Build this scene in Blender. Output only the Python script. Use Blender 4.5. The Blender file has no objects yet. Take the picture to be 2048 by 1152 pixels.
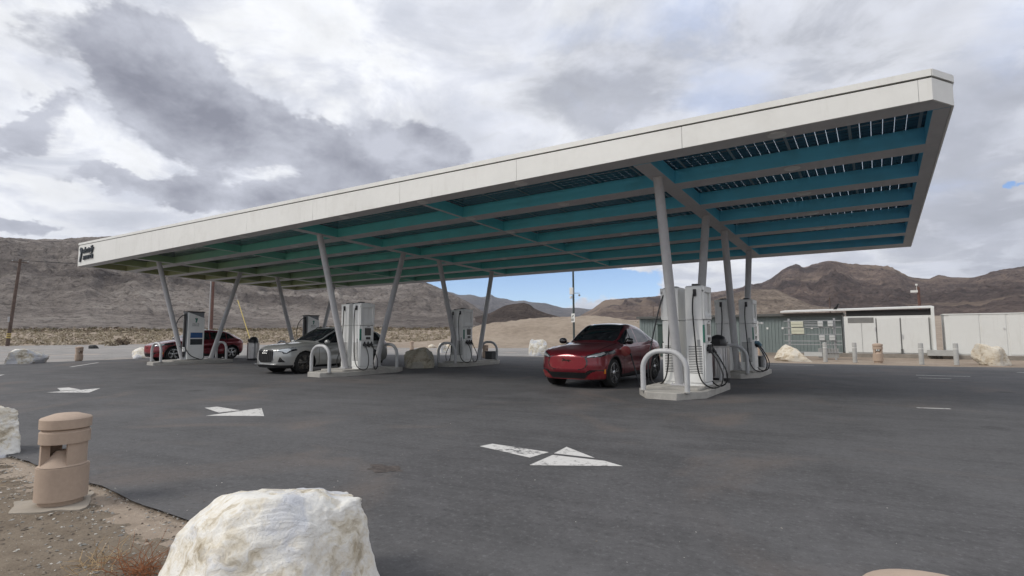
import bpy, bmesh, math, random
import numpy as np
from mathutils import Vector, Matrix
random.seed(7); RNG = np.random.default_rng(11)
scene = bpy.context.scene
C = scene.collection
R = math.radians

# ------------------------------------------------------------------ camera
cam_d = bpy.data.cameras.new("camera"); cam = bpy.data.objects.new("camera", cam_d); C.objects.link(cam)
PITCH, ROLL, YAW, CAMH = 0.0865, -0.0030, -0.6008, 1.4022
fw = Vector((math.sin(YAW)*math.cos(PITCH), math.cos(YAW)*math.cos(PITCH), math.sin(PITCH)))
r0 = Vector((math.cos(YAW), -math.sin(YAW), 0)); u0 = r0.cross(fw)
rt = r0*math.cos(ROLL) + u0*math.sin(ROLL); up = -r0*math.sin(ROLL) + u0*math.cos(ROLL)
cam.matrix_world = Matrix(((rt.x, up.x, -fw.x, 0), (rt.y, up.y, -fw.y, 0), (rt.z, up.z, -fw.z, CAMH), (0, 0, 0, 1)))
cam_d.sensor_width = 36; cam_d.lens = 36*1059.8/2048; cam_d.clip_start = 0.05; cam_d.clip_end = 40000
scene.camera = cam
scene.render.resolution_x = 1024; scene.render.resolution_y = 576

# ------------------------------------------------------------------ node helpers
class NT:
    def __init__(s, tree): s.t = tree; s.n = tree.nodes; s.l = tree.links
    def node(s, typ, **kw):
        n = s.n.new(typ)
        for k, v in kw.items(): setattr(n, k, v)
        return n
    def put(s, sock, v):
        if isinstance(v, bpy.types.NodeSocket): s.l.new(v, sock)
        elif v is not None: sock.default_value = v
    def m(s, op, a, b=None, c=None, clamp=False):
        n = s.node('ShaderNodeMath', operation=op, use_clamp=clamp)
        for i, v in enumerate((a, b, c)):
            if v is not None: s.put(n.inputs[i], v)
        return n.outputs[0]
    def vm(s, op, a, b=None):
        n = s.node('ShaderNodeVectorMath', operation=op)
        s.put(n.inputs[0], a)
        if b is not None: s.put(n.inputs[3 if op == 'SCALE' else 1], b)
        return n.outputs[0]
    def sep(s, v):
        n = s.node('ShaderNodeSeparateXYZ'); s.put(n.inputs[0], v); return n.outputs
    def comb(s, x, y, z):
        n = s.node('ShaderNodeCombineXYZ')
        for i, v in enumerate((x, y, z)): s.put(n.inputs[i], v)
        return n.outputs[0]
    def noise(s, vec, scale, detail=4, rough=.55, dist=0., col=False):
        n = s.node('ShaderNodeTexNoise'); s.put(n.inputs['Vector'], vec)
        n.inputs['Scale'].default_value = scale; n.inputs['Detail'].default_value = detail
        n.inputs['Roughness'].default_value = rough; n.inputs['Distortion'].default_value = dist
        return n.outputs['Color' if col else 'Fac']
    def vor(s, vec, scale, feature='F1', out='Distance'):
        n = s.node('ShaderNodeTexVoronoi', feature=feature); s.put(n.inputs['Vector'], vec); n.inputs['Scale'].default_value = scale
        return n.outputs[out]
    def ss(s, v, a, b, to0=0., to1=1.):
        n = s.node('ShaderNodeMapRange', interpolation_type='SMOOTHSTEP'); s.put(n.inputs[0], v)
        for i, x in ((1, a), (2, b), (3, to0), (4, to1)): s.put(n.inputs[i], x)
        return n.outputs[0]
    def mix(s, f, a, b, typ='MIX'):
        n = s.node('ShaderNodeMix', data_type='RGBA', blend_type=typ)
        s.put(n.inputs[0], f); s.put(n.inputs[6], c4(a)); s.put(n.inputs[7], c4(b)); return n.outputs[2]
    def ramp(s, f, stops, interp='LINEAR'):
        n = s.node('ShaderNodeValToRGB'); s.put(n.inputs[0], f); cr = n.color_ramp; cr.interpolation = interp
        while len(cr.elements) < len(stops): cr.elements.new(.5)
        for e, (p, c) in zip(cr.elements, stops): e.position = p; e.color = c4(c)
        return n.outputs[0]
    def bump(s, h, strength=.3, dist=.01):
        n = s.node('ShaderNodeBump'); s.put(n.inputs['Height'], h); n.inputs['Strength'].default_value = strength
        n.inputs['Distance'].default_value = dist; return n.outputs[0]
def c4(c):
    if isinstance(c, bpy.types.NodeSocket): return c
    if isinstance(c, (int, float)): return (c, c, c, 1)
    return tuple(c) if len(c) == 4 else (*c, 1)

# ------------------------------------------------------------------ world: Nishita sky behind a deck of clouds
SUN_AZ, SUN_EL = R(-140), R(42)
EXPOSURE = 0.58
W = bpy.data.worlds.new("World"); scene.world = W; W.use_nodes = True
def build_world():
    t = NT(W.node_tree); t.n.clear()
    out = t.node('ShaderNodeOutputWorld'); bg = t.node('ShaderNodeBackground'); t.l.new(bg.outputs[0], out.inputs[0])
    S = 0.11; bg.inputs[1].default_value = S
    sky = t.node('ShaderNodeTexSky', sky_type='NISHITA', sun_disc=False, sun_elevation=SUN_EL, sun_rotation=SUN_AZ)
    sky.altitude = 300; sky.air_density = .55; sky.dust_density = 0; sky.ozone_density = 1.5
    d = t.node('ShaderNodeTexCoord').outputs['Generated']
    x, y, z = t.sep(d)
    zz = t.m('ADD', t.m('MAXIMUM', z, 0.0), .16)
    q = t.comb(t.m('DIVIDE', x, zz), t.m('DIVIDE', y, zz), 0.)          # cloud deck plane
    az = t.m('MULTIPLY', t.m('ARCTAN2', x, y), 57.2958); el = t.m('MULTIPLY', t.m('ARCSINE', z), 57.2958)
    # billow warp, in degrees
    dd = t.comb(x, y, t.m('MULTIPLY', z, 1.7))
    w1 = t.noise(dd, 3.2, 5, .6, col=True); w2 = t.noise(dd, 11.0, 5, .65, col=True)
    a1, e1, _ = t.sep(w1); a2, e2, _ = t.sep(w2)
    az = t.m('ADD', az, t.m('ADD', t.m('MULTIPLY', t.m('SUBTRACT', a1, .5), 11.), t.m('MULTIPLY', t.m('SUBTRACT', a2, .5), 6.)))
    el = t.m('ADD', el, t.m('ADD', t.m('MULTIPLY', t.m('SUBTRACT', e1, .5), 7.), t.m('MULTIPLY', t.m('SUBTRACT', e2, .5), 4.)))
    def blobs(lst):
        acc = None
        for (ca, ce, ra, re, amp) in lst:
            u = t.m('DIVIDE', t.m('SUBTRACT', az, ca), ra); v = t.m('DIVIDE', t.m('SUBTRACT', el, ce), re)
            e = t.m('MULTIPLY', t.m('EXPONENT', t.m('MULTIPLY', t.m('ADD', t.m('MULTIPLY', u, u), t.m('MULTIPLY', v, v)), -1.)), amp)
            acc = e if acc is None else t.m('ADD', acc, e)
        return acc
    dark = blobs(DARK); soft = blobs(SOFT); gap = blobs(GAP)
    n_f = t.noise(q, 2.3, 8, .62, .5); n_b = t.noise(q, .8, 4, .55)
    nd = t.ss(t.noise(dd, 5.5, 8, .62, .25), .33, .67); nl = t.ss(t.noise(t.vm('ADD', dd, (.02, .03, .05)), 5.5, 6, .58, .3), .36, .62)
    edge = t.ss(t.m('ADD', dark, t.m('MULTIPLY', t.m('SUBTRACT', nd, .5), .60)), .30, .64)
    core = t.ss(dark, .5, 2.4); nr0 = t.noise(dd, 7.5, 6, .6, .2); nr1 = t.noise(t.vm('ADD', dd, (.0, .0, .075)), 7.5, 6, .6, .2)
    lit = t.m('MULTIPLY', t.m('SUBTRACT', nr0, nr1), 1.5)                 # billow tops catch the light, undersides fall off
    bright = t.ramp(t.ss(n_f, .36, .62), [(0, (.45, .47, .525)), (.45, (.545, .56, .605)), (1, (.675, .685, .70))])
    bright = t.mix(t.ss(n_b, .40, .62), t.mix(.4, bright, (.44, .46, .52)), bright)
    softm = t.ss(t.m('ADD', soft, t.m('MULTIPLY', t.m('SUBTRACT', t.ss(n_f, .36, .64), .5), .75)), .15, 1.0)
    bright = t.mix(t.m('MULTIPLY', softm, .85), bright, (.29, .305, .355))
    dcol = t.mix(t.m('SUBTRACT', t.m('ADD', t.m('MULTIPLY', core, .50), t.m('MULTIPLY', nl, .50)), lit, clamp=True), (.40, .415, .47), (.18, .188, .228))
    bright = t.mix(t.m('MULTIPLY', t.ss(t.m('ADD', blobs(TINT), t.m('MULTIPLY', t.m('SUBTRACT', n_f, .5), 2.)), .2, 1.1), .6), bright, (.36, .43, .60))
    bright = t.vm('SCALE', bright, t.m('ADD', 1., t.m('MULTIPLY', lit, .30)))
    col = t.mix(edge, bright, dcol)
    cl = t.vm('SCALE', col, 1./S)
    g = t.ss(t.m('ADD', gap, t.m('MULTIPLY', t.m('SUBTRACT', nd, .5), .70)), .36, .60)
    res = t.mix(g, cl, sky.outputs[0])
    t.l.new(res, bg.inputs[0])
# (azimuth, elevation, half-widths in degrees, weight) of cloud masses as seen from the lot
DARK = [(-71.8, 25.5, 3.9, 2.6, 0.25), (-68.7, 23.6, 5.0, 3.8, 1.1), (-68.5, 19.5, 6.5, 3.2, 1.1), (-63.6, 20.4, 5.1, 2.9, 1.0), (-57.7, 19.1, 5.6, 2.8, 1.0), (-52.3, 17.3, 4.0, 2.2, 0.9), (-54.7, 15.1, 3.9, 1.5, 0.7), (-71.1, 13.2, 3.2, 0.9, 0.9), (-64.2, 13.3, 7.1, 1.4, 1.1), (-59.3, 12.7, 4.1, 1.1, 0.8), (-77.8, 15.6, 2.4, 1.2, 1.1), (-77.2, 18.0, 1.8, 1.5, 0.8), (-79.0, 23.2, 1.6, 2.1, 0.25), (-78.5, 9.3, 2.3, 0.8, 1.0), (-45.0, 19.8, 4.0, 3.0, 1.0), (-41.2, 18.4, 3.3, 2.0, 0.7), (-22.5, 23.3, 3.5, 1.7, 0.55)]; SOFT = [(-27.3, 25.3, 8.8, 5.7, 0.35), (4.3, 15.4, 8.8, 5.3, 0.8), (-2.7, 25.7, 12.3, 4.0, 0.55), (8.0, 7.8, 6.6, 3.6, 1.0), (8.1, 19.2, 4.6, 3.7, 0.6), (-23.0, 23.6, 7.0, 3.3, 0.7), (-38.5, 21.0, 4.4, 3.5, 0.5), (-7.2, 21.1, 6.2, 2.7, 0.4), (-75.0, 4.5, 9.5, 1.2, 0.2), (-16.5, 29.6, 10.2, 3.4, 0.35)]; GAP = [(-31.4, 4.7, 9.6, 2.3, 1.3), (-37.9, 5.0, 7.0, 1.9, 0.9), (-21.8, 5.6, 3.6, 1.6, 0.75), (10.0, 10.5, 0.8, 0.7, 0.9), (-7.0, 6.8, 0.9, 0.4, 0.7)]
TINT = [(-12.2, 23.6, 6, 2.6, .9), (-15, 30, 8, 2.4, .8), (9, 22, 4, 4, .7), (-30, 30, 5, 2, .5), (6, 11.5, 3, 1.5, .5)]
build_world()

sun_d = bpy.data.lights.new("sun", 'SUN'); sun = bpy.data.objects.new("sun", sun_d); C.objects.link(sun)
sun_d.energy = 1.35; sun_d.angle = R(20); sun_d.color = (1, .95, .87)
sdir = Vector((math.sin(SUN_AZ)*math.cos(SUN_EL), math.cos(SUN_AZ)*math.cos(SUN_EL), math.sin(SUN_EL)))
sun.rotation_euler = sdir.to_track_quat('Z', 'Y').to_euler(); sun.location = (0, 0, 60)
vs = scene.view_settings
vs.view_transform = 'Standard'; vs.look = 'None'; vs.gamma = 1; vs.use_curve_mapping = False; vs.exposure = EXPOSURE
scene.cycles.use_denoising = True
scene.cycles.volume_bounces = 0; scene.cycles.volume_step_rate = 4; scene.cycles.transparent_max_bounces = 12

# ------------------------------------------------------------------ numpy noise
def _h(ix, iy, iz, seed):
    n = (ix.astype(np.int64)*374761393 + iy.astype(np.int64)*668265263 + iz.astype(np.int64)*2147483647 + seed*974711) & 0xffffffff
    n = ((n ^ (n >> 13))*1274126177) & 0xffffffff
    n = ((n ^ (n >> 16))*2246822519) & 0xffffffff
    return ((n ^ (n >> 15)) & 0xffffff)/float(0xffffff)
def vnoise(x, y, z=0., seed=0):
    x, y, z = np.broadcast_arrays(np.asarray(x, float), np.asarray(y, float), np.asarray(z, float))
    ix, iy, iz = np.floor(x), np.floor(y), np.floor(z); fx, fy, fz = x-ix, y-iy, z-iz
    fx, fy, fz = [f*f*f*(f*(f*6-15)+10) for f in (fx, fy, fz)]
    o = 0
    for a in (0, 1):
        for b in (0, 1):
            for c in (0, 1):
                o = o + _h(ix+a, iy+b, iz+c, seed)*(fx if a else 1-fx)*(fy if b else 1-fy)*(fz if c else 1-fz)
    return o
def fbm(x, y, z=0., octv=5, seed=0, gain=.5, ridged=False):
    a, s, t = 1., 0., 0.
    for o in range(octv):
        n = vnoise(np.asarray(x)*2**o, np.asarray(y)*2**o, np.asarray(z)*2**o, seed+o*17)
        if ridged: n = 1-np.abs(2*n-1)
        s = s + a*n; t += a; a *= gain
    return s/t
def sstep(x, a, b):
    t = np.clip((np.asarray(x, float)-a)/(b-a), 0, 1); return t*t*(3-2*t)
def curve(pts):
    px = np.array([p[0] for p in pts], float); py = np.array([p[1] for p in pts], float)
    o = np.argsort(px); px, py = px[o], py[o]
    d = np.diff(py)/np.diff(px); m = np.zeros(len(px)); m[0], m[-1] = d[0], d[-1]
    for i in range(1, len(px)-1):
        if d[i-1]*d[i] > 0:
            w1, w2 = 2*(px[i+1]-px[i])+(px[i]-px[i-1]), (px[i+1]-px[i])+2*(px[i]-px[i-1])
            m[i] = (w1+w2)/(w1/d[i-1]+w2/d[i])
    def f(x):
        x = np.clip(np.asarray(x, float), px[0], px[-1]); i = np.clip(np.searchsorted(px, x)-1, 0, len(px)-2)
        h = px[i+1]-px[i]; t = (x-px[i])/h
        return (2*t**3-3*t**2+1)*py[i]+(t**3-2*t**2+t)*h*m[i]+(-2*t**3+3*t**2)*py[i+1]+(t**3-t**2)*h*m[i+1]
    return f

# ------------------------------------------------------------------ scene helpers
def tag(o, label=None, cat=None, group=None, kind=None):
    if label: o['label'] = label
    if cat: o['category'] = cat
    if group: o['group'] = group
    if kind: o['kind'] = kind
    return o
def thing(name, label, cat, loc=(0, 0, 0), rz=0., group=None):
    o = bpy.data.objects.new(name, None); C.objects.link(o); o.location = loc; o.rotation_euler = (0, 0, rz); o.empty_display_size = .3
    return tag(o, label, cat, group)
def link_mesh(name, me, mats, parent=None, loc=None, smooth=35):
    if not isinstance(mats, (list, tuple)): mats = [mats]
    for m_ in mats: me.materials.append(m_)
    me.update()
    if smooth is not None:
        me.polygons.foreach_set('use_smooth', np.ones(len(me.polygons), bool))
        if smooth < 180: me.set_sharp_from_angle(angle=R(smooth))
    o = bpy.data.objects.new(name, me); C.objects.link(o)
    if parent: o.parent = parent
    if loc is not None: o.location = loc
    return o
def np_mesh(name, V, F, mats, parent=None, smooth=35, midx=None, loc=None):
    me = bpy.data.meshes.new(name)
    V = np.asarray(V, np.float32); F = np.asarray(F, np.int32)
    me.vertices.add(len(V)); me.vertices.foreach_set('co', V.ravel())
    k = F.shape[1]; me.loops.add(F.size); me.loops.foreach_set('vertex_index', F.ravel())
    me.polygons.add(len(F)); me.polygons.foreach_set('loop_start', np.arange(0, F.size, k, dtype=np.int32))
    if midx is not None: me.polygons.foreach_set('material_index', np.asarray(midx, np.int32))
    me.update(calc_edges=True); me.validate()
    return link_mesh(name, me, mats, parent, loc, smooth)
def copy_tree(o, parent=None):
    c = o.copy(); C.objects.link(c)
    if parent: c.parent = parent
    for ch in list(o.children): copy_tree(ch, c)
    return c

class MB:
    def __init__(s): s.v = []; s.f = []; s.m = []
    def add(s, vs_, fs, m=0):
        o = len(s.v); s.v += [tuple(v) for v in vs_]
        for f in fs: s.f.append([i+o for i in f]); s.m.append(m)
        return s
    def join(s, o):
        n = len(s.v); s.v += o.v; s.f += [[i+n for i in f] for f in o.f]; s.m += o.m; return s
    def box(s, c, d, rz=0., m=0, ry=0., rx=0., mm=None):
        M = Matrix.Rotation(rz, 3, 'Z') @ Matrix.Rotation(ry, 3, 'Y') @ Matrix.Rotation(rx, 3, 'X')
        vs_ = [Vector(c) + M @ Vector((sx*d[0]/2, sy*d[1]/2, sz*d[2]/2)) for sz in (-1, 1) for sx, sy in ((-1, -1), (1, -1), (1, 1), (-1, 1))]
        F = [(3, 2, 1, 0), (4, 5, 6, 7), (0, 1, 5, 4), (1, 2, 6, 5), (2, 3, 7, 6), (3, 0, 4, 7)]   # bottom top -y +x +y -x
        o = len(s.v); s.v += [tuple(v) for v in vs_]
        for i, f in enumerate(F): s.f.append([k+o for k in f]); s.m.append(mm[i] if mm else m)
        return s
    def hexa(s, p8, m=0, mm=None):
        F = [(3, 2, 1, 0), (4, 5, 6, 7), (0, 1, 5, 4), (1, 2, 6, 5), (2, 3, 7, 6), (3, 0, 4, 7)]
        o = len(s.v); s.v += [tuple(v) for v in p8]
        for i, f in enumerate(F): s.f.append([k+o for k in f]); s.m.append(mm[i] if mm else m)
        return s
    def prism(s, poly, h0, h1, fn=None, m=0):
        fn = fn or (lambda a, b, h: (a, b, h)); n = len(poly)
        vs_ = [fn(a, b, h0) for a, b in poly] + [fn(a, b, h1) for a, b in poly]
        return s.add(vs_, [tuple(range(n))[::-1], tuple(range(n, 2*n))] + [(i, (i+1) % n, n+(i+1) % n, n+i) for i in range(n)], m)
    def tube(s, path, r, n=10, m=0, caps=True):
        P = [Vector(p) for p in path]; rs = r if isinstance(r, (list, tuple)) else [r]*len(P)
        vs_, fs = [], []; prev = None
        for i, p in enumerate(P):
            t = (P[min(i+1, len(P)-1)]-P[max(i-1, 0)]).normalized()
            a = prev if prev is not None else (Vector((0, 0, 1)) if abs(t.z) < .9 else Vector((1, 0, 0)))
            a = (a - t*a.dot(t)).normalized(); prev = a; b = t.cross(a)
            for k in range(n):
                th = 2*math.pi*k/n; vs_.append(p + (a*math.cos(th)+b*math.sin(th))*rs[i])
        for i in range(len(P)-1):
            for k in range(n): fs.append((i*n+k, i*n+(k+1) % n, (i+1)*n+(k+1) % n, (i+1)*n+k))
        if caps: fs += [tuple(range(n))[::-1], tuple(range((len(P)-1)*n, len(P)*n))]
        return s.add(vs_, fs, m)
    def lathe(s, prof, n=24, c=(0, 0, 0), axis='Z', m=0, a0=0., a1=2*math.pi, sx=1., sy=1.):
        full = abs(a1-a0-2*math.pi) < 1e-6; k = n if full else n+1; vs_, fs = [], []
        for r_, z_ in prof:
            for i in range(k):
                th = a0+(a1-a0)*i/n; x_, y_ = r_*math.cos(th)*sx, r_*math.sin(th)*sy
                p = (x_, y_, z_) if axis == 'Z' else ((x_, z_, y_) if axis == 'Y' else (z_, x_, y_))
                vs_.append((p[0]+c[0], p[1]+c[1], p[2]+c[2]))
        for j in range(len(prof)-1):
            for i in range(n):
                i2 = (i+1) % k
                fs.append((j*k+i, j*k+i2, (j+1)*k+i2, (j+1)*k+i))
        if prof[0][0] > 1e-6 and full: fs.append(tuple(range(k))[::-1])
        if prof[-1][0] > 1e-6 and full: fs.append(tuple(range((len(prof)-1)*k, len(prof)*k)))
        return s.add(vs_, fs, m)
    def build(s, name, mats, parent=None, world=False, smooth=35, bevel=0., loc=None):
        off = Vector((0, 0, 0))
        if world and parent: 
            q = parent
            while q: off = off + q.location; q = q.parent
        if loc is not None: off = Vector(loc)
        me = bpy.data.meshes.new(name)
        me.from_pydata([(v[0]-off.x, v[1]-off.y, v[2]-off.z) for v in s.v], [], s.f)
        me.polygons.foreach_set('material_index', np.array(s.m, np.int32))
        bm_ = bmesh.new(); bm_.from_mesh(me); bmesh.ops.recalc_face_normals(bm_, faces=bm_.faces); bm_.to_mesh(me); bm_.free()
        o = link_mesh(name, me, mats, parent, loc if not parent else None, smooth)
        if bevel > 0:
            b = o.modifiers.new('bevel', 'BEVEL'); b.width = bevel; b.segments = 2; b.limit_method = 'ANGLE'; b.angle_limit = R(40)
        return o
def text_verts(txt, size, depth, shear=0., bold=.0):
    cu = bpy.data.curves.new('lettering', 'FONT'); cu.body = txt; cu.size = size; cu.extrude = depth/2; cu.shear = shear; cu.offset = bold
    cu.resolution_u = 3; cu.space_character = 1.0
    o = bpy.data.objects.new('lettering', cu); C.objects.link(o)
    me = bpy.data.meshes.new_from_object(o.evaluated_get(bpy.context.evaluated_depsgraph_get()))
    V = [tuple(v.co) for v in me.vertices]; F = [tuple(p.vertices) for p in me.polygons]
    bpy.data.objects.remove(o); bpy.data.curves.remove(cu); bpy.data.meshes.remove(me)
    return V, F

# ------------------------------------------------------------------ materials
def mat(name, col, rough=.6, metal=0., var=.0, vscale=3., bump=0., bscale=40., bdist=.01, coat=0., spec=None, dirt=None, obj=False, streak=0.):
    m_ = bpy.data.materials.new(name); m_.use_nodes = True; t = NT(m_.node_tree); p = t.n['Principled BSDF']
    pos = t.node('ShaderNodeTexCoord').outputs['Object'] if obj else t.node('ShaderNodeNewGeometry').outputs['Position']
    c = c4(col)
    if var > 0:
        n = t.noise(pos, vscale, 6, .6); n2 = t.noise(pos, vscale*7.3, 4, .6)
        f = t.m('ADD', t.m('MULTIPLY', n, .65), t.m('MULTIPLY', n2, .35))
        c = t.mix(t.ss(f, .34, .66), tuple(x*(1-var) for x in c[:3]), tuple(min(1, x*(1+var)) for x in c[:3]))
    if dirt:
        n = t.noise(pos, dirt[1], 6, .65); c = t.mix(t.m('MULTIPLY', t.ss(n, .52, .72), dirt[2]), c, dirt[0])
    if streak > 0:
        n = t.noise(t.vm('MULTIPLY', pos, (5., 5., .45)), 1.6, 6, .65); k = t.noise(pos, .7, 3, .5)
        c = t.mix(t.m('MULTIPLY', t.m('MULTIPLY', t.ss(n, .50, .72), t.ss(k, .40, .62)), streak), c, (.30, .27, .22))
    t.put(p.inputs['Base Color'], c); p.inputs['Roughness'].default_value = rough; p.inputs['Metallic'].default_value = metal
    if coat: p.inputs['Coat Weight'].default_value = coat; p.inputs['Coat Roughness'].default_value = .03
    if spec is not None: p.inputs['Specular IOR Level'].default_value = spec
    if bump > 0: t.put(p.inputs['Normal'], t.bump(t.noise(pos, bscale, 5, .65), bump, bdist))
    return m_

# ================================================================== SETTING
def m_asphalt(name, base, old=False):
    m_ = bpy.data.materials.new(name); m_.use_nodes = True; t = NT(m_.node_tree); p = t.n['Principled BSDF']
    pos = t.node('ShaderNodeNewGeometry').outputs['Position']
    big = t.noise(pos, .16, 5, .6, .6); med = t.noise(pos, .9, 6, .65); fine = t.noise(pos, 55, 4, .7); mid = t.noise(pos, 7, 5, .7)
    sx_, sy_, sz_ = t.sep(pos)
    a = t.comb(t.m('ADD', t.m('MULTIPLY', sx_, .11), t.m('MULTIPLY', sy_, .05)), t.m('ADD', t.m('MULTIPLY', sy_, 1.5), t.m('MULTIPLY', sx_, -.25)), 0.)
    streak = t.noise(a, 1.5, 6, .65, 1.2)                                 # tyre and sweeper streaks along the drive
    v = t.m('ADD', t.m('ADD', t.m('MULTIPLY', big, .30), t.m('MULTIPLY', streak, .22)), t.m('ADD', t.m('MULTIPLY', med, .30), t.m('MULTIPLY', mid, .23)))
    lo, hi = tuple(x*.66 for x in base), tuple(x*1.34 for x in base)
    c = t.mix(t.ss(v, .36, .64), lo, hi)
    c = t.mix(t.m('MULTIPLY', t.ss(t.noise(pos, .33, 5, .6, 1.), .52, .70), .5), c, (base[0]*2.0, base[1]*1.65, base[2]*1.4))   # blown dust
    c = t.mix(t.m('MULTIPLY', t.ss(fine, .60, .78), .55), c, tuple(x*2.6 for x in base))       # stone showing in the binder
    c = t.mix(t.m('MULTIPLY', t.ss(fine, .42, .26), .5), c, tuple(x*.45 for x in base))
    spot = t.vor(pos, .55); c = t.mix(t.m('MULTIPLY', t.ss(t.m('ADD', spot, t.m('MULTIPLY', med, .25)), .26, .17), .55), c, tuple(x*.4 for x in base))  # oil drips
    grain = t.noise(pos, 21, 3, .75); c = t.mix(t.m('MULTIPLY', t.ss(grain, .54, .70), .55), c, tuple(x*2. for x in base)); c = t.mix(t.m('MULTIPLY', t.ss(grain, .46, .30), .5), c, tuple(x*.5 for x in base))
    arc = t.vor(t.vm('ADD', t.vm('SCALE', pos, .12), t.vm('SCALE', t.noise(pos, .25, 3, .5, col=True), .35)), 1., 'DISTANCE_TO_EDGE')     # scrubbed turning tracks
    c = t.mix(t.m('MULTIPLY', t.m('MULTIPLY', t.ss(arc, .05, .015), t.ss(med, .40, .62)), .22), c, tuple(x*1.7 for x in base))
    t.put(p.inputs['Base Color'], c); t.put(p.inputs['Roughness'], t.m('ADD', .74, t.m('MULTIPLY', big, .2))); p.inputs['Specular IOR Level'].default_value = .35
    t.put(p.inputs['Normal'], t.bump(t.m('ADD', fine, t.m('MULTIPLY', mid, .6)), .35, .006))
    return m_
def m_dirt(name, cols, sc=1.):
    m_ = bpy.data.materials.new(name); m_.use_nodes = True; t = NT(m_.node_tree); p = t.n['Principled BSDF']
    pos = t.node('ShaderNodeNewGeometry').outputs['Position']
    a = t.noise(pos, .35*sc, 6, .62); b = t.noise(pos, 4.5*sc, 6, .65); c_ = t.noise(pos, 38*sc, 4, .7)
    v = t.m('ADD', t.m('MULTIPLY', a, .45), t.m('ADD', t.m('MULTIPLY', b, .35), t.m('MULTIPLY', c_, .2)))
    c = t.ramp(t.ss(v, .33, .67), [(0, cols[0]), (.5, cols[1]), (1, cols[2])])
    c = t.mix(t.m('MULTIPLY', t.ss(c_, .62, .74), .6), c, tuple(min(1, x*1.7) for x in cols[2]))
    t.put(p.inputs['Base Color'], c); p.inputs['Roughness'].default_value = .95; p.inputs['Specular IOR Level'].default_value = .15
    t.put(p.inputs['Normal'], t.bump(t.m('ADD', b, t.m('MULTIPLY', c_, .6)), .6, .03/sc))
    return m_
def m_hill(name, cols, sc=1., streak=1., tan=None):
    m_ = bpy.data.materials.new(name); m_.use_nodes = True; t = NT(m_.node_tree); p = t.n['Principled BSDF']
    pos = t.node('ShaderNodeNewGeometry').outputs['Position']; x, y, z = t.sep(pos)
    st = t.comb(t.m('MULTIPLY', x, .010*sc), t.m('MULTIPLY', y, .010*sc), t.m('ADD', t.m('MULTIPLY', z, .11*sc), t.m('MULTIPLY', x, .004*sc)))
    s = t.noise(st, 1., 8, .68, .7); g = t.noise(pos, .06*sc, 8, .68); big = t.noise(pos, .006*sc, 4, .55, .5); fine = t.noise(pos, .28*sc, 5, .7)
    v = t.m('ADD', t.m('MULTIPLY', s, .36*streak), t.m('ADD', t.m('MULTIPLY', g, .30), t.m('MULTIPLY', big, .64-.36*streak)))
    c = t.ramp(t.ss(v, .34, .66), [(0, cols[0]), (.38, cols[1]), (.66, cols[2]), (1, cols[3])])
    c = t.mix(t.m('MULTIPLY', t.ss(fine, .50, .36), .6), c, tuple(q_*.5 for q_ in cols[0]))     # boulders and brush
    c = t.mix(t.m('MULTIPLY', t.ss(fine, .60, .72), .45), c, cols[3])
    if tan: c = t.mix(t.m('MULTIPLY', t.ss(t.noise(pos, .0045*sc, 5, .6, .8), .50, .66), .75), c, tan)
    t.put(p.inputs['Base Color'], c); p.inputs['Roughness'].default_value = 1.; p.inputs['Specular IOR Level'].default_value = .1
    t.put(p.inputs['Normal'], t.bump(t.m('ADD', t.m('MULTIPLY', s, 1.4), t.m('ADD', t.m('MULTIPLY', g, 1.5), t.m('MULTIPLY', fine, .7))), 1., 8.5/sc))
    return m_
M_lot = m_asphalt('lot asphalt', (.078, .077, .079)); M_road = m_asphalt('old road asphalt', (.225, .215, .205), True)
M_dirt = m_dirt('desert dirt', [(.20, .160, .125), (.30, .245, .195), (.37, .31, .25)], .35)
M_verge = m_dirt('verge dirt', [(.105, .083, .062), (.175, .142, .108), (.24, .20, .155)])
M_sand = m_dirt('pale graded sand', [(.20, .162, .125), (.29, .238, .188), (.36, .305, .245)], .3)

def ground_z(x, y):
    r_ = np.hypot(x, y); az = np.degrees(np.arctan2(x, y))
    rise = .031*np.clip(r_-105, 0, 600) + .009*np.clip(r_-705, 0, None)
    low = .030*np.clip(r_-100, 0, 250) + .002*np.clip(r_-350, 0, None)
    k = sstep(az, -47, -38)
    z = low*(1-k) + rise*k
    z = z + (fbm(x*.02, y*.02, 3.1, 4)-.5)*np.clip((r_-100)*.02, 0, 3.)
    crest = curve([(-48, 0), (-41, .8), (-38.4, 2.3), (-36.5, 2.9), (-35, 3.15), (-32, 3.45), (-27, 3.75), (-25, 3.75), (-23.5, 3.5), (-21.5, 2.8), (-18, 1.4), (-13, 0)])(az)
    n1 = fbm(x*.11, y*.11, .4, 4, 5); n2 = fbm(x*.45, y*.45, .9, 3, 9, ridged=True)
    prof = sstep(r_, 53, 70+6*n1)*(1-sstep(r_, 78, 96))
    return z + crest*prof*(.82+.3*n1) + crest*prof*(n2-.5)*.22
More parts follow.
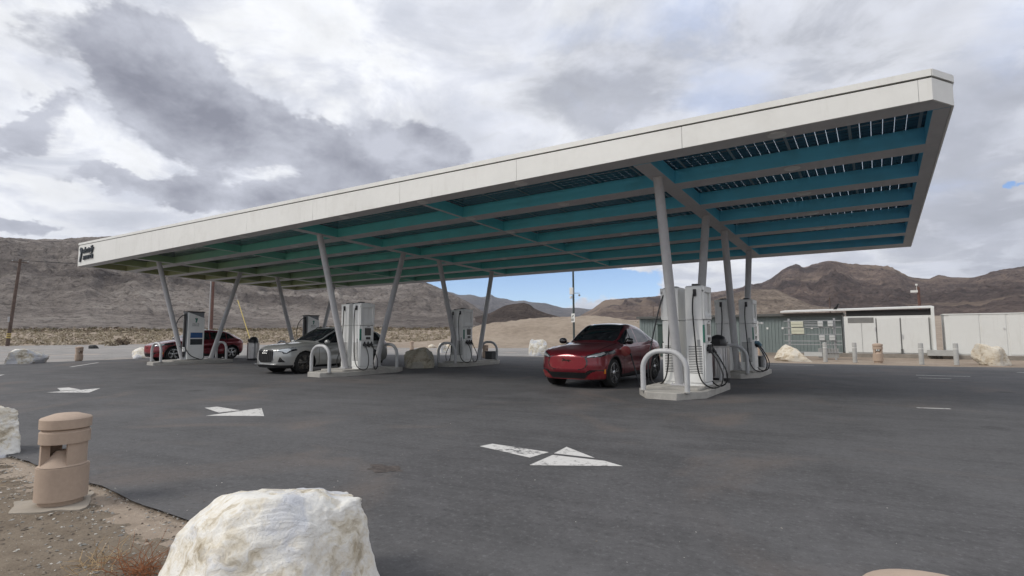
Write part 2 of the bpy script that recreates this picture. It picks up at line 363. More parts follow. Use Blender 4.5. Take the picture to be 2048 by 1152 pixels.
def build_ground():
    az = np.concatenate([np.arange(-180, -95, 4.), np.arange(-95, 32, .5), np.arange(32, 180, 4.)])
    rr = np.concatenate([[0., 8, 20, 30, 40, 46], np.linspace(50, 104, 46), np.geomspace(107, 400, 40), np.geomspace(420, 14000, 34)])
    A, Q = np.meshgrid(np.radians(az), rr); X, Y = Q*np.sin(A), Q*np.cos(A); Z = ground_z(X, Y)-.03
    na, nr = len(az), len(rr)
    i = np.arange(nr-1)[:, None]*na; j = np.arange(na)[None, :]; j2 = (j+1) % na
    F = np.stack([i+j, i+na+j, i+na+j2, i+j2], -1).reshape(-1, 4)
    ang = np.degrees(np.arctan2(X, Y)); idx = ((ang > -44) & (ang < -12) & (Q > 46) & (Q < 100)).ravel()
    fm = idx[F].all(1).astype(int)
    o = np_mesh('ground', np.stack([X, Y, Z], -1).reshape(-1, 3), F, [M_dirt, M_sand], None, 180, fm); tag(o, kind='structure')
build_ground()

def build_hill(name, mat_, az0, az1, da, r_a, r_c, r_b, elev, seed, nr=190, gully=.14, rough=.3, toe=1.25, z0=0.):
    """ridge with its crest at distance r_c; elev = list of (azimuth, elevation) along the crest"""
    az = np.arange(az0, az1+1e-6, da); e = curve(elev)(az)
    t = np.concatenate([np.linspace(0, 1, int(nr*.78)), np.linspace(1, 2, nr-int(nr*.78)+1)[1:]])
    T, A = np.meshgrid(t, az, indexing='ij')
    rc = r_c*(1+.10*(fbm(az*.12, seed*3.3, 0, 3, seed)-.5))[None, :]
    Q = np.where(T <= 1, r_a+(rc-r_a)*T, rc+(r_b-rc)*(T-1))
    H = rc*np.tan(np.radians(e))[None, :]+CAMH-z0
    S = np.where(T <= 1, np.clip(T, 0, 1)**toe, np.clip(1-.75*(T-1), 0, 1))
    win = np.clip(4*T*(1-T), 0, 1)*np.where(T <= 1, 1, 0)
    X, Y = Q*np.sin(np.radians(A)), Q*np.cos(np.radians(A)); k = 1./r_c
    n1 = fbm(X*k*9, Y*k*9, seed, 6, seed, ridged=True); n2 = fbm(X*k*45, Y*k*45, seed+.5, 5, seed+3, ridged=True)
    gl = fbm(A*.55+2*n1, T*1.6, seed+.7, 4, seed+5, ridged=True)
    n3 = fbm(X*k*150, Y*k*150, seed+.2, 4, seed+8, ridged=True)
    Z = H*(S + win*(rough*1.25*(n1-.62)*S**.6 + gully*1.4*(gl-.6)*S**.5 + .10*(n2-.6) + .035*(n3-.6)))
    Z += H*(.035*(n2-.62)+.02*(n3-.62))*np.where(T > .8, 1, 0)
    Z = np.maximum(Z, -2*(1-np.clip(T*8, 0, 1))) + z0 - 1.5*(T <= 0)
    na, n = len(az), len(t)
    i = np.arange(n-1)[:, None]*na; j = np.arange(na-1)[None, :]
    F = np.stack([i+j, i+na+j, i+na+j+1, i+j+1], -1).reshape(-1, 4)[:, ::-1]
    return tag(np_mesh(name, np.stack([X, Y, Z], -1).reshape(-1, 3), F, mat_, None, 180), kind='structure')
M_hl = m_hill('left mountain rock', [(.14, .122, .115), (.27, .238, .218), (.38, .338, .308), (.56, .51, .465)], 1., .75)
M_hr = m_hill('right mountain rock', [(.070, .053, .049), (.142, .107, .095), (.235, .178, .150), (.39, .30, .24)], .42, .6, (.38, .29, .22))
M_hf = m_hill('far mountain rock', [(.11, .10, .105), (.16, .145, .142), (.21, .188, .178), (.27, .24, .22)], .16, .6)
M_hd = m_hill('dark knoll rock', [(.065, .053, .050), (.115, .092, .082), (.16, .128, .112), (.22, .18, .155)], 1.3, .5)
M_ht = m_hill('tan foothill rock', [(.17, .138, .115), (.30, .243, .20), (.42, .345, .28), (.55, .47, .39)], .9, .6)
build_hill('mountain_ridge', M_hl, -150, -34.5, .13, 235, 950, 1500, [(-150, .3), (-128, 5), (-100, 7.0), (-79, 7.55), (-75.8, 7.75), (-74.2, 8.05), (-72.8, 8.34), (-70.9, 8.5), (-66, 8.0), (-62, 7.0), (-57, 6.35), (-52, 5.7), (-47.5, 5.35), (-43.8, 5.45), (-42.7, 5.1), (-40.9, 4.25), (-39.2, 3.45), (-37.9, 2.6), (-35.7, 1.2), (-34.5, .4)], 3, z0=4.2)
build_hill('far_mountain', M_hf, -50, -14, .09, 3600, 6500, 8500, [(-50, 4.6), (-42, 4.65), (-41, 4.45), (-39.8, 4.15), (-38.9, 4.22), (-37.6, 3.95), (-37, 4.12), (-36.7, 4.25), (-36.3, 3.98), (-35, 3.75), (-34, 3.52), (-33.2, 3.62), (-32.6, 3.45), (-31, 3.30), (-28.5, 2.75), (-27.2, 2.75), (-26, 2.62), (-24, 3.0), (-20, 3.5), (-14, 3.5)], 8, rough=.22, gully=.12, z0=40.)
build_hill('mountain_range', M_hr, -27.5, 64, .11, 900, 2500, 3600, [(-27.5, 1.6), (-26.6, 2.2), (-25.8, 2.62), (-24.2, 3.55), (-21.3, 3.75), (-18.5, 3.9), (-14, 4.1), (-11, 4.5), (-9.6, 4.75), (-8.3, 5.2), (-7.3, 6.0), (-6.4, 6.4), (-6, 6.42), (-5.3, 6.2), (-4.5, 6.45), (-3.3, 6.64), (-1.8, 6.25), (.6, 5.9), (1.6, 5.5), (2.7, 4.78), (3.9, 4.6), (4.6, 4.82), (5.4, 4.6), (6.7, 4.45), (8, 4.85), (9.8, 5.1), (14, 5.2), (25, 4.2), (45, 3.), (64, .3)], 21, rough=.42, gully=.16, z0=18.)
build_hill('knoll', M_hd, -40, -28.4, .06, 330, 420, 520, [(-40, 1.6), (-38.4, 1.85), (-37, 2.2), (-36.1, 2.6), (-35.2, 3.05), (-34.2, 3.25), (-33.2, 3.33), (-32.6, 3.2), (-32, 2.75), (-30.7, 2.2), (-29.6, 1.9), (-28.4, 1.6)], 14, rough=.35, gully=.1, toe=.9, z0=8.)
build_hill('foothill', M_ht, -17, 1.5, .07, 520, 800, 1000, [(-17, 1.9), (-14, 3.2), (-12.5, 3.7), (-11, 4.1), (-9.5, 4.3), (-8.0, 4.25), (-7, 3.7), (-6, 3.2), (-4.8, 2.6), (-3, 2.3), (1.5, 1.6)], 33, rough=.45, gully=.12, z0=10.)

def sheet(name, pts, z, m_, kind='structure', jit=0., seed=0, parent=None):
    P = [Vector((a, b, 0)) for a, b in pts]; Q = []
    rg = random.Random(seed)
    for i, p in enumerate(P):
        q = P[(i+1) % len(P)]; n = max(1, int((q-p).length/.22)) if jit else 1
        d = (q-p).normalized(); nn = Vector((-d.y, d.x, 0)); w_ = 0
        for k in range(n):
            w_ = .8*w_ + rg.uniform(-1, 1)*jit
            Q.append(p+(q-p)*k/n + nn*(w_ if k else 0))
    me = bpy.data.meshes.new(name); me.from_pydata([(q.x, q.y, z) for q in Q], [], [list(range(len(Q)))])
    o = link_mesh(name, me, m_, parent, None, None)
    if kind: tag(o, kind=kind)
    return o
LOT_BACK = [(-33.9, 2.0), (-34.8, 6.0), (-36.2, 11.0), (-37.3, 17.6), (-32, 23.5), (-25, 26.6), (-18.8, 28.0), (-10.4, 28.5), (-4, 27.9), (2.4, 28.5), (4.8, 29.2), (20, 29.6), (45, 29.6)]
sheet('road', [(-36, -25), (-33.5, 2.0)] + [(a+.5, b-.5) for a, b in LOT_BACK[1:8]] + [(-9, 31.5), (-14, 37), (-22, 46), (-36, 50), (-52, 50), (-78, 40), (-102, 34), (-112, 20), (-125, -25)], -.012, M_road, jit=.05, seed=4)
sheet('parking_lot', [(45, 2.12), (3, 2.1), (.5, 2.22), (-2.4, 2.1), (-4.4, 2.04), (-5.3, 2.0), (-6.3, 2.0), (-7.9, 1.95), (-8.8, 1.88), (-12, 1.7), (-20, 1.5), (-33, 1.2)] + LOT_BACK, 0., M_lot, jit=.016, seed=2)

# foreground verge: real relief, stones on top
def verge_z(x, y):
    return -.035 + .05*(fbm(x*.9, y*.9, 1.3, 4, 2)-.5)*sstep(1.95-y, 0, .5) + .02*(fbm(x*9, y*9, 4.4, 4, 6)-.5) + .012*sstep(1.95-y, .0, .4)
def build_verge():
    xs, ys = np.arange(-14, 3.2, .03), np.arange(-2.5, 2.5, .03)
    X, Y = np.meshgrid(xs, ys); Z = verge_z(X, Y)
    n = len(xs); i = np.arange(len(ys)-1)[:, None]*n; j = np.arange(n-1)[None, :]
    F = np.stack([i+j, i+j+1, i+n+j+1, i+n+j], -1).reshape(-1, 4)
    Z = np.minimum(Z, np.where(Y > 1.75+.02*X*0, -.014, 1))
    tag(np_mesh('dirt_verge', np.stack([X, Y, Z], -1).reshape(-1, 3), F, M_verge, None, 180), kind='structure')
    # gravel
    V0 = np.array([(1, 0, 0), (-1, 0, 0), (0, 1, 0), (0, -1, 0), (0, 0, 1), (0, 0, -1)], float)
    F0 = np.array([(0, 2, 4), (2, 1, 4), (1, 3, 4), (3, 0, 4), (2, 0, 5), (1, 2, 5), (3, 1, 5), (0, 3, 5)])
    N = 9000; cx = RNG.uniform(-9.5, 1.2, N); cy = 2.08-np.abs(RNG.normal(0, .75, N)); s = .003+.012*RNG.random(N)**3
    s[:40] *= 1.8
    cx[:170] = RNG.uniform(-9, 4, 170); cy[:170] = 2.1+np.abs(RNG.normal(0, 1.6, 170)); s[:170] = .003+.006*RNG.random(170)**2
    yaw = RNG.uniform(0, 6.28, N); V = V0[None]*(s[:, None]*RNG.uniform(.6, 1.3, (N, 3)))[:, None, :]*np.array([1.2, 1., .6])
    V = V+RNG.normal(0, .16, V.shape)*s[:, None, None]
    ca, sa = np.cos(yaw)[:, None], np.sin(yaw)[:, None]
    Vx, Vy = V[..., 0]*ca-V[..., 1]*sa, V[..., 0]*sa+V[..., 1]*ca
    P = np.stack([Vx+cx[:, None], Vy+cy[:, None], V[..., 2]+(np.where(cy > 2.1, .0, np.where(cy > 1.9, -.01, verge_z(cx, cy)))+s*.25)[:, None]], -1).reshape(-1, 3)
    F = (F0[None]+(np.arange(N)*6)[:, None, None]).reshape(-1, 3)
    mi = np.repeat(RNG.choice([0, 0, 1, 2], N), 8)
    tag(np_mesh('gravel', P, F, [mat('brown gravel', (.17, .14, .11), .9, var=.2), mat('grey gravel', (.26, .25, .23), .9, var=.2), mat('pale gravel', (.46, .44, .40), .9, var=.1)], None, 50, mi), kind='stuff')
build_verge()

# desert scrub: uncountable, two masses
def scrub(name, n, sampler, size, mats, seed, quads=20):
    rg = np.random.default_rng(seed); r_, az = sampler(rg, n); x, y = r_*np.sin(np.radians(az)), r_*np.cos(np.radians(az)); z = ground_z(x, y)-.05
    s = size[0]+(size[1]-size[0])*rg.random(n)**2
    d = rg.normal(0, 1, (n, quads, 3)); d[..., 2] = np.abs(d[..., 2]); d /= np.linalg.norm(d, axis=-1, keepdims=True)
    c = d*(s[:, None, None]*np.array([.62, .62, .55]))*rg.uniform(.45, 1, (n, quads, 1))
    u = rg.normal(0, 1, (n, quads, 3)); u /= np.linalg.norm(u, axis=-1, keepdims=True); w = np.cross(d, u); w /= np.linalg.norm(w, axis=-1, keepdims=True)
    hs = (s[:, None, None]*rg.uniform(.09, .19, (n, quads, 1)))
    o = np.stack([x, y, z], -1)[:, None, :]
    V = np.stack([o+c-u*hs, o+c+w*hs*.8, o+c+u*hs, o+c-w*hs*.8], 2).reshape(-1, 3)
    F = np.arange(n*quads*4).reshape(-1, 4); mi = np.repeat(rg.integers(0, len(mats), n), quads)
    return tag(np_mesh(name, V, F, mats, None, None, mi), kind='stuff')
M_straw = [mat('dry straw brush', (.31, .262, .185), .95, var=.25, vscale=.6), mat('tan brush', (.25, .208, .148), .95, var=.25, vscale=.6), mat('pale brush', (.37, .32, .24), .95, var=.2, vscale=.6)]
M_olive = [mat('olive brush', (.105, .092, .05), .95, var=.3, vscale=.6), mat('brown brush', (.12, .085, .055), .95, var=.3, vscale=.6)]
scrub('dry_scrub', 5200, lambda g, n: (100+115*g.random(n)**1.2, g.uniform(-92, -37.5, n)), (.45, 1.25), M_straw, 3)
scrub('creosote_scrub', 2600, lambda g, n: (188+60*g.random(n), g.uniform(-92, -36, n)), (.7, 1.7), M_olive+M_straw[1:2], 4)
scrub('plain_scrub', 2600, lambda g, n: (105+420*g.random(n)**1.3, g.uniform(-30, -9, n)), (.6, 1.7), M_olive+M_straw, 5)

# ================================================================== CANOPY
M_white = mat('white fascia panel', (.76, .76, .73), .42, var=.03, vscale=.8, dirt=((.52, .50, .45), .55, .25), streak=.17)
M_steel = mat('grey painted steel', (.49, .49, .50), .5, var=.06, vscale=1.5)
M_dark = mat('dark gap', (.03, .03, .03), .9)
def m_web():
    m_ = bpy.data.materials.new('graded beam paint'); m_.use_nodes = True; t = NT(m_.node_tree); p = t.n['Principled BSDF']
    pos = t.node('ShaderNodeNewGeometry').outputs['Position']; x, y, z = t.sep(pos)
    f = t.m('DIVIDE', t.m('ADD', x, 34.), 36.)
    c = t.ramp(f, [(0, (.37, .38, .19)), (.13, (.33, .42, .22)), (.26, (.21, .47, .33)), (.44, (.13, .53, .46)), (.66, (.12, .56, .62)), (.86, (.12, .53, .74)), (1, (.115, .48, .74))])
    n = t.noise(pos, 1.4, 5, .6); c = t.mix(t.m('MULTIPLY', t.ss(n, .4, .7), .15), c, (.08, .12, .12))
    t.put(p.inputs['Base Color'], c); p.inputs['Roughness'].default_value = .5
    return m_
M_web = m_web()
def m_solar():
    m_ = bpy.data.materials.new('bifacial solar glass'); m_.use_nodes = True; t = NT(m_.node_tree); p = t.n['Principled BSDF']
    pos = t.node('ShaderNodeNewGeometry').outputs['Position']; x, y, z = t.sep(pos)
    def line(v, pitch, w):
        fr = t.m('FRACT', t.m('DIVIDE', t.m('ADD', v, 200.), pitch)); return t.m('LESS_THAN', fr, w/pitch)
    gx = line(x, .1725, .010); gy = line(y, .170, .016); fx = line(x, 1.035, .05); fy = line(y, 1.04, .05)
    n = t.noise(pos, 9, 3, .6)
    t.put(p.inputs['Base Color'], t.mix(t.m('MAXIMUM', fx, fy), t.mix(n, (.015, .026, .055), (.035, .055, .10)), (.24, .25, .26)))
    p.inputs['Roughness'].default_value = .18
    tr = t.node('ShaderNodeBsdfTransparent'); tr.inputs[0].default_value = (.80, .84, .86, 1)
    gap = t.m('MULTIPLY', t.m('MAXIMUM', gx, gy), t.m('SUBTRACT', 1., fx))
    mx = t.node('ShaderNodeMixShader'); t.put(mx.inputs[0], gap); t.l.new(p.outputs[0], mx.inputs[1]); t.l.new(tr.outputs[0], mx.inputs[2])
    t.l.new(mx.outputs[0], t.n['Material Output'].inputs[0])
    return m_
M_solar = m_solar()
XL, XR, YF, YB = -33.86, 1.14, 9.717, 22.78
def rz_(x, y): return 4.827-.0034*x-.0347*(y-9.717)
def top_z(x, y): return rz_(x, 9.717) + (.465 + .0215*(.85-x)) - .012*(y-9.717)     # the parapet deepens towards the far end
CAN = thing('charging_canopy', 'long white fascia solar canopy over the chargers, beams shading from yellow-green to blue', 'canopy', (-16, 16.2, 0))
def slab(x0, x1, y0, y1, h0, h1, mats_idx=None, fz=rz_, fz2=None):
    fz2 = fz2 or fz
    p8 = [(x0, y0, fz(x0, y0)+h0), (x1, y0, fz(x1, y0)+h0), (x1, y1, fz(x1, y1)+h0), (x0, y1, fz(x0, y1)+h0),
          (x0, y0, fz2(x0, y0)+h1), (x1, y0, fz2(x1, y0)+h1), (x1, y1, fz2(x1, y1)+h1), (x0, y1, fz2(x0, y1)+h1)]
    return MB().hexa(p8, mm=mats_idx)
BM = [0, 0, 1, 1, 1, 1]   # steel underneath, graded paint on the sides
def canopy():
    ED = [-33.86, -32.6, -28.9, -25.2, -21.5, -17.78, -14.05, -10.27, -6.53, -2.81, .70]
    for a, b in zip(ED[:-1], ED[1:]):
        g = .003
        f = MB().hexa([(a+g, YF, rz_(a, YF)), (b-g, YF, rz_(b, YF)), (b-g, YF+.03, rz_(b, YF)), (a+g, YF+.03, rz_(a, YF)),
                       (a+g, YF, top_z(a, YF)-.13), (b-g, YF, top_z(b, YF)-.13), (b-g, YF+.03, top_z(b, YF)-.13), (a+g, YF+.03, top_z(a, YF)-.13)])
        f.build('fascia_panel', M_white, CAN, True, bevel=.004)
    # outline with the chamfered near corner
    out = [(-33.86, YF), (.70, YF), (.86, YF), (1.14, YF+.42), (1.14, YB), (-33.86, YB)]
    def wall_run(name, idx, lo, hi, off, th, m_):
        b = MB()
        for i in idx:
            p, q = Vector((*out[i], 0)), Vector((*out[(i+1) % 6], 0)); d = (q-p).normalized(); n = Vector((d.y, -d.x, 0))
            P = [p+n*off, q+n*off, q+n*(off-th), p+n*(off-th)]
            b.hexa([(v.x, v.y, lo(v.x, v.y)) for v in P]+[(v.x, v.y, hi(v.x, v.y)) for v in P])
        return b.build(name, m_, CAN, True)
    for i in (1, 2, 3, 4, 5): wall_run('fascia_panel', [i], rz_, lambda x, y: top_z(x, y)-.13, 0, .03, M_white)
    wall_run('parapet_cap', [0, 1, 2, 3, 4, 5], lambda x, y: top_z(x, y)-.105, top_z, .018, .16, M_white)
    wall_run('shadow_joint', [0, 1, 2, 3, 4, 5], lambda x, y: top_z(x, y)-.2, lambda x, y: top_z(x, y)-.09, -.035, .05, M_dark)
    # perimeter beams
    eb = MB()
    x0, x1, y0, y1 = -33.82, 1.105, YF+.034, YB-.034
    for (a0, a1, b0, b1) in ((x0, .82, y0, y0+.40), (x0, x1, y1-.72, y1), (x0, x0+.36, y0+.40, y1-.72), (x1-.215, x1, y0+.42, y1-.72)):
        eb.join(slab(a0, a1, b0, b1, .004, .31, BM))
    c8 = [(.82, y0), (.845, y0), (1.105, y0+.40), (.82, y0+.40)]
    eb.hexa([(a, b, rz_(a, b)+.002) for a, b in c8]+[(a, b, rz_(a, b)+.305) for a, b in c8], mm=BM)
    eb.build('edge_beam', [M_steel, M_web], CAN, True)
    BY = [(11.74, 12.23), (13.79, 14.28), (15.87, 16.36), (17.93, 18.42), (20.06, 20.55)]
    for a, b in BY: slab(x0+.362, x1-.217, a, b, .0, .31, BM).build('beam', [M_steel, M_web], CAN, True)
    GX = [-28.0, -15.65, -3.76]
    for gx in GX: slab(gx-.18, gx+.18, y0+.402, y1-.722, -.003, .30, BM).build('girder', [M_steel, M_web], CAN, True)
    for cx in (-31.0, -21.9, -9.82):
        rows = [(y0+.402, 11.738)]+[(BY[i][1]+.002, BY[i+1][0]-.002) for i in range(4)]+[(20.552, y1-.722)]
        b_ = MB()
        for a, b in rows:
            b_.join(slab(cx-.055, cx+.055, a, b, .006, .30, BM))
        b_.build('cross_member', [M_steel, M_web], CAN, True)
    # solar panels, one array per bay
    cuts = [x0+.3, -31.0, -28.0, -21.9, -15.65, -9.82, -3.76, x1-.15]; xs = [(a+.004, b-.004) for a, b in zip(cuts[:-1], cuts[1:])]
    rows = [(y0+.33, 11.985)]+[((BY[i][0]+BY[i][1])/2+.005, (BY[i+1][0]+BY[i+1][1])/2-.005) for i in range(4)]+[(20.315, y1-.65)]
    prow = rows
    for a0, a1 in xs:
        for b0, b1 in prow: slab(a0, a1, b0, b1, .315, .33).build('solar_panel', M_solar, CAN, True, smooth=None)
    M_lamp = mat('fixture lens', (.62, .63, .62), .4)
    for x in (-30.0, -27.0, -24.8, -18.4, -12.85, -9.66, -6.56, -1.25):
        for yy in [YF+.24]+[(a+b)/2-.02 for a, b in BY]:
            z = rz_(x, yy); l = MB().lathe([(.0, -.018), (.12, -.016), (.15, -.004), (.15, .01)], 20, (x, yy, z)); l.build('downlight', M_lamp, CAN, True)
    # raking columns
    for gx in GX:
        for (yb, yt) in ((12.42, 11.12), (13.72, 15.08), (18.55, 17.18), (19.98, 21.08)):
            sh = {-28.0: -.05, -15.65: -.12, -3.76: .1}[gx]; xb = {-28.0: -27.9, -15.65: -15.55, -3.76: -3.84}[gx]
            pb, pt = Vector((xb, yb+sh, .15)), Vector((gx, yt, rz_(gx, yt)+.02))
            col = MB().tube([pb, pt], .105, 20).build('column', M_steel, CAN, True)
            bp = MB().box((pb.x, pb.y, .222), (.34, .4, .024)); 
            for sx in (-1, 1):
                for sy in (-1, 1): bp.lathe([(.016, 0), (.016, .05), (.0, .055)], 6, (pb.x+sx*.13, pb.y+sy*.16, .22))
            bp.build('base_plate', M_steel, col, True)
    # lettering and mark on the far end of the fascia
    M_let = mat('dark sign letters', (.02, .03, .04), .4)
    for txt, sz, xx, zz in (('electrify', .46, -33.12, .60), ('america', .44, -33.02, .27)):
        V, F = text_verts(txt, sz, .05, .25, .002)
        zb = lambda x: rz_(x, YF)+zz
        b = MB().add([(xx+v[0]*.93, YF-.035-v[2], zb(xx)+v[1]) for v in V], F); b.build('sign_lettering', M_let, CAN, True, smooth=None)
    b = MB(); z = rz_(-33, YF)
    b.prism([(-33.52, .20), (-33.36, .20), (-33.16, .82), (-33.27, .92)], 0, 1, lambda a, h, d: (a, YF-.06+.05*d, z+h))
    b.prism([(-33.50, .84), (-33.30, .58), (-33.20, .66), (-33.38, .94)], 0, 1, lambda a, h, d: (a, YF-.064+.05*d, z+h))
    b.build('sign_emblem', M_let, CAN, True, smooth=None)
canopy()

# ================================================================== ISLANDS, HOOPS, CHARGERS
M_conc = mat('island concrete', (.40, .385, .355), .85, var=.12, vscale=2.5, bump=.25, bscale=60, dirt=((.22, .20, .18), 1.6, .5))
M_hoop = mat('hoop galvanised paint', (.50, .505, .51), .42, var=.08, vscale=4, dirt=((.30, .29, .27), 3., .4))
M_cw = mat('charger white', (.82, .825, .805), .38, var=.03, vscale=2., dirt=((.50, .47, .42), 1.2, .2), streak=.25)
M_cg = mat('charger grey side', (.20, .215, .23), .45, var=.05)
M_grn = mat('green instruction strip', (.02, .17, .12), .4)
M_blk = mat('black rubber', (.012, .012, .013), .55)
M_bkp = mat('black plastic', (.018, .018, .02), .35)
M_scr = mat('charger display', (.045, .05, .055), .12)
M_scb = mat('blue display', (.03, .10, .26), .15)
M_slot = mat('vent shadow', (.10, .10, .10), .8)
M_silv = mat('machined silver', (.60, .61, .62), .25, 1.)
IX = [(-3.86, .15), (-15.45, -.2), (-27.9, -.15)]
where = ['right hand', 'middle', 'far left']
def octo(cx, cy, w, l, ch, cl=None):
    cl = cl or ch
    x, y = w/2, l/2
    return [(cx-x+ch, cy-y), (cx+x-ch, cy-y), (cx+x, cy-y+cl), (cx+x, cy+y-cl), (cx+x-ch, cy+y), (cx-x+ch, cy+y), (cx-x, cy+y-cl), (cx-x, cy-y+cl)]
def island(cx, cy, label):
    t = thing('concrete_island', label, 'kerb island', (cx, cy, 0), 0, 'raised islands under the canopy')
    MB().prism(octo(0, 0, 1.50, 3.7, .42, .70), -.02, .15).build('kerb', M_conc, t, bevel=.018)
    MB().prism(octo(0, 0, 1.24, 2.3, .05), .146, .205).build('plinth', M_conc, t, bevel=.012)
    return t
isl = ['nearest concrete island, with white chargers and a leaning column beside the plugged in red car',
       'concrete island at the front beside the grey car with a hoop at its rounded end',
       'concrete island at the front with the slanted charger beside the far red car']
islb = ['concrete island behind the steel litter bin with two white chargers in shade', 'concrete island behind the grey boulder with two white chargers', 'concrete island hidden behind the grey car, with a slanted charger']
for (x, dy), a, b in zip(IX, isl, islb):
    island(x, 12.95+dy, a); island(x, 19.35+dy, b)

def hoop(cx, cy, label, w=.97, h=.87):
    t = thing('hoop_guard', label, 'hoop bollard', (cx, cy, .15), 0, 'steel hoop guards on the islands'); r = .40; x = w/2
    P = [(-x, 0, -.02), (-x, 0, h-r)]+[(-x+r-r*math.cos(a), 0, h-r+r*math.sin(a)) for a in np.linspace(.15, math.pi/2, 7)]
    P += [(-p[0], 0, p[2]) for p in P[::-1]]
    MB().tube(P, .057, 16).build('hoop_pipe', M_hoop, t, smooth=60)
    b = MB()
    for s in (-1, 1): b.lathe([(.085, 0), (.085, .012), (.06, .014)], 16, (s*x, 0, 0))
    b.build('foot_collar', M_conc, t)
hl = [['light grey hoop in front of the leaning column at the nearest island end', 'grey hoop just behind the nearest white charger, before the steel litter bin', 'grey hoop next to the black lidded bin at the front of the shaded rear island', 'grey hoop at the back end of the rear island near the green shed'],
      ['light grey hoop beside the grey car front wheel', 'light grey hoop behind the middle chargers, left of the grey boulder', 'grey hoop at the right edge of the grey boulder', 'rusty toned grey hoop right of the rear middle chargers, before a tan bollard light'],
      ['pale hoop in front of the far red car bonnet', 'pale hoop beside the far red car rear wheel', 'grey hoop seen just above the grey car bonnet, behind the litter bin', 'grey hoop hidden behind the grey car at the back of the far island']]
for k, (x, dy) in enumerate(IX):
    for yy, l in zip((11.35, 14.35, 17.72, 20.75), hl[k]): hoop(x, yy+dy, l)

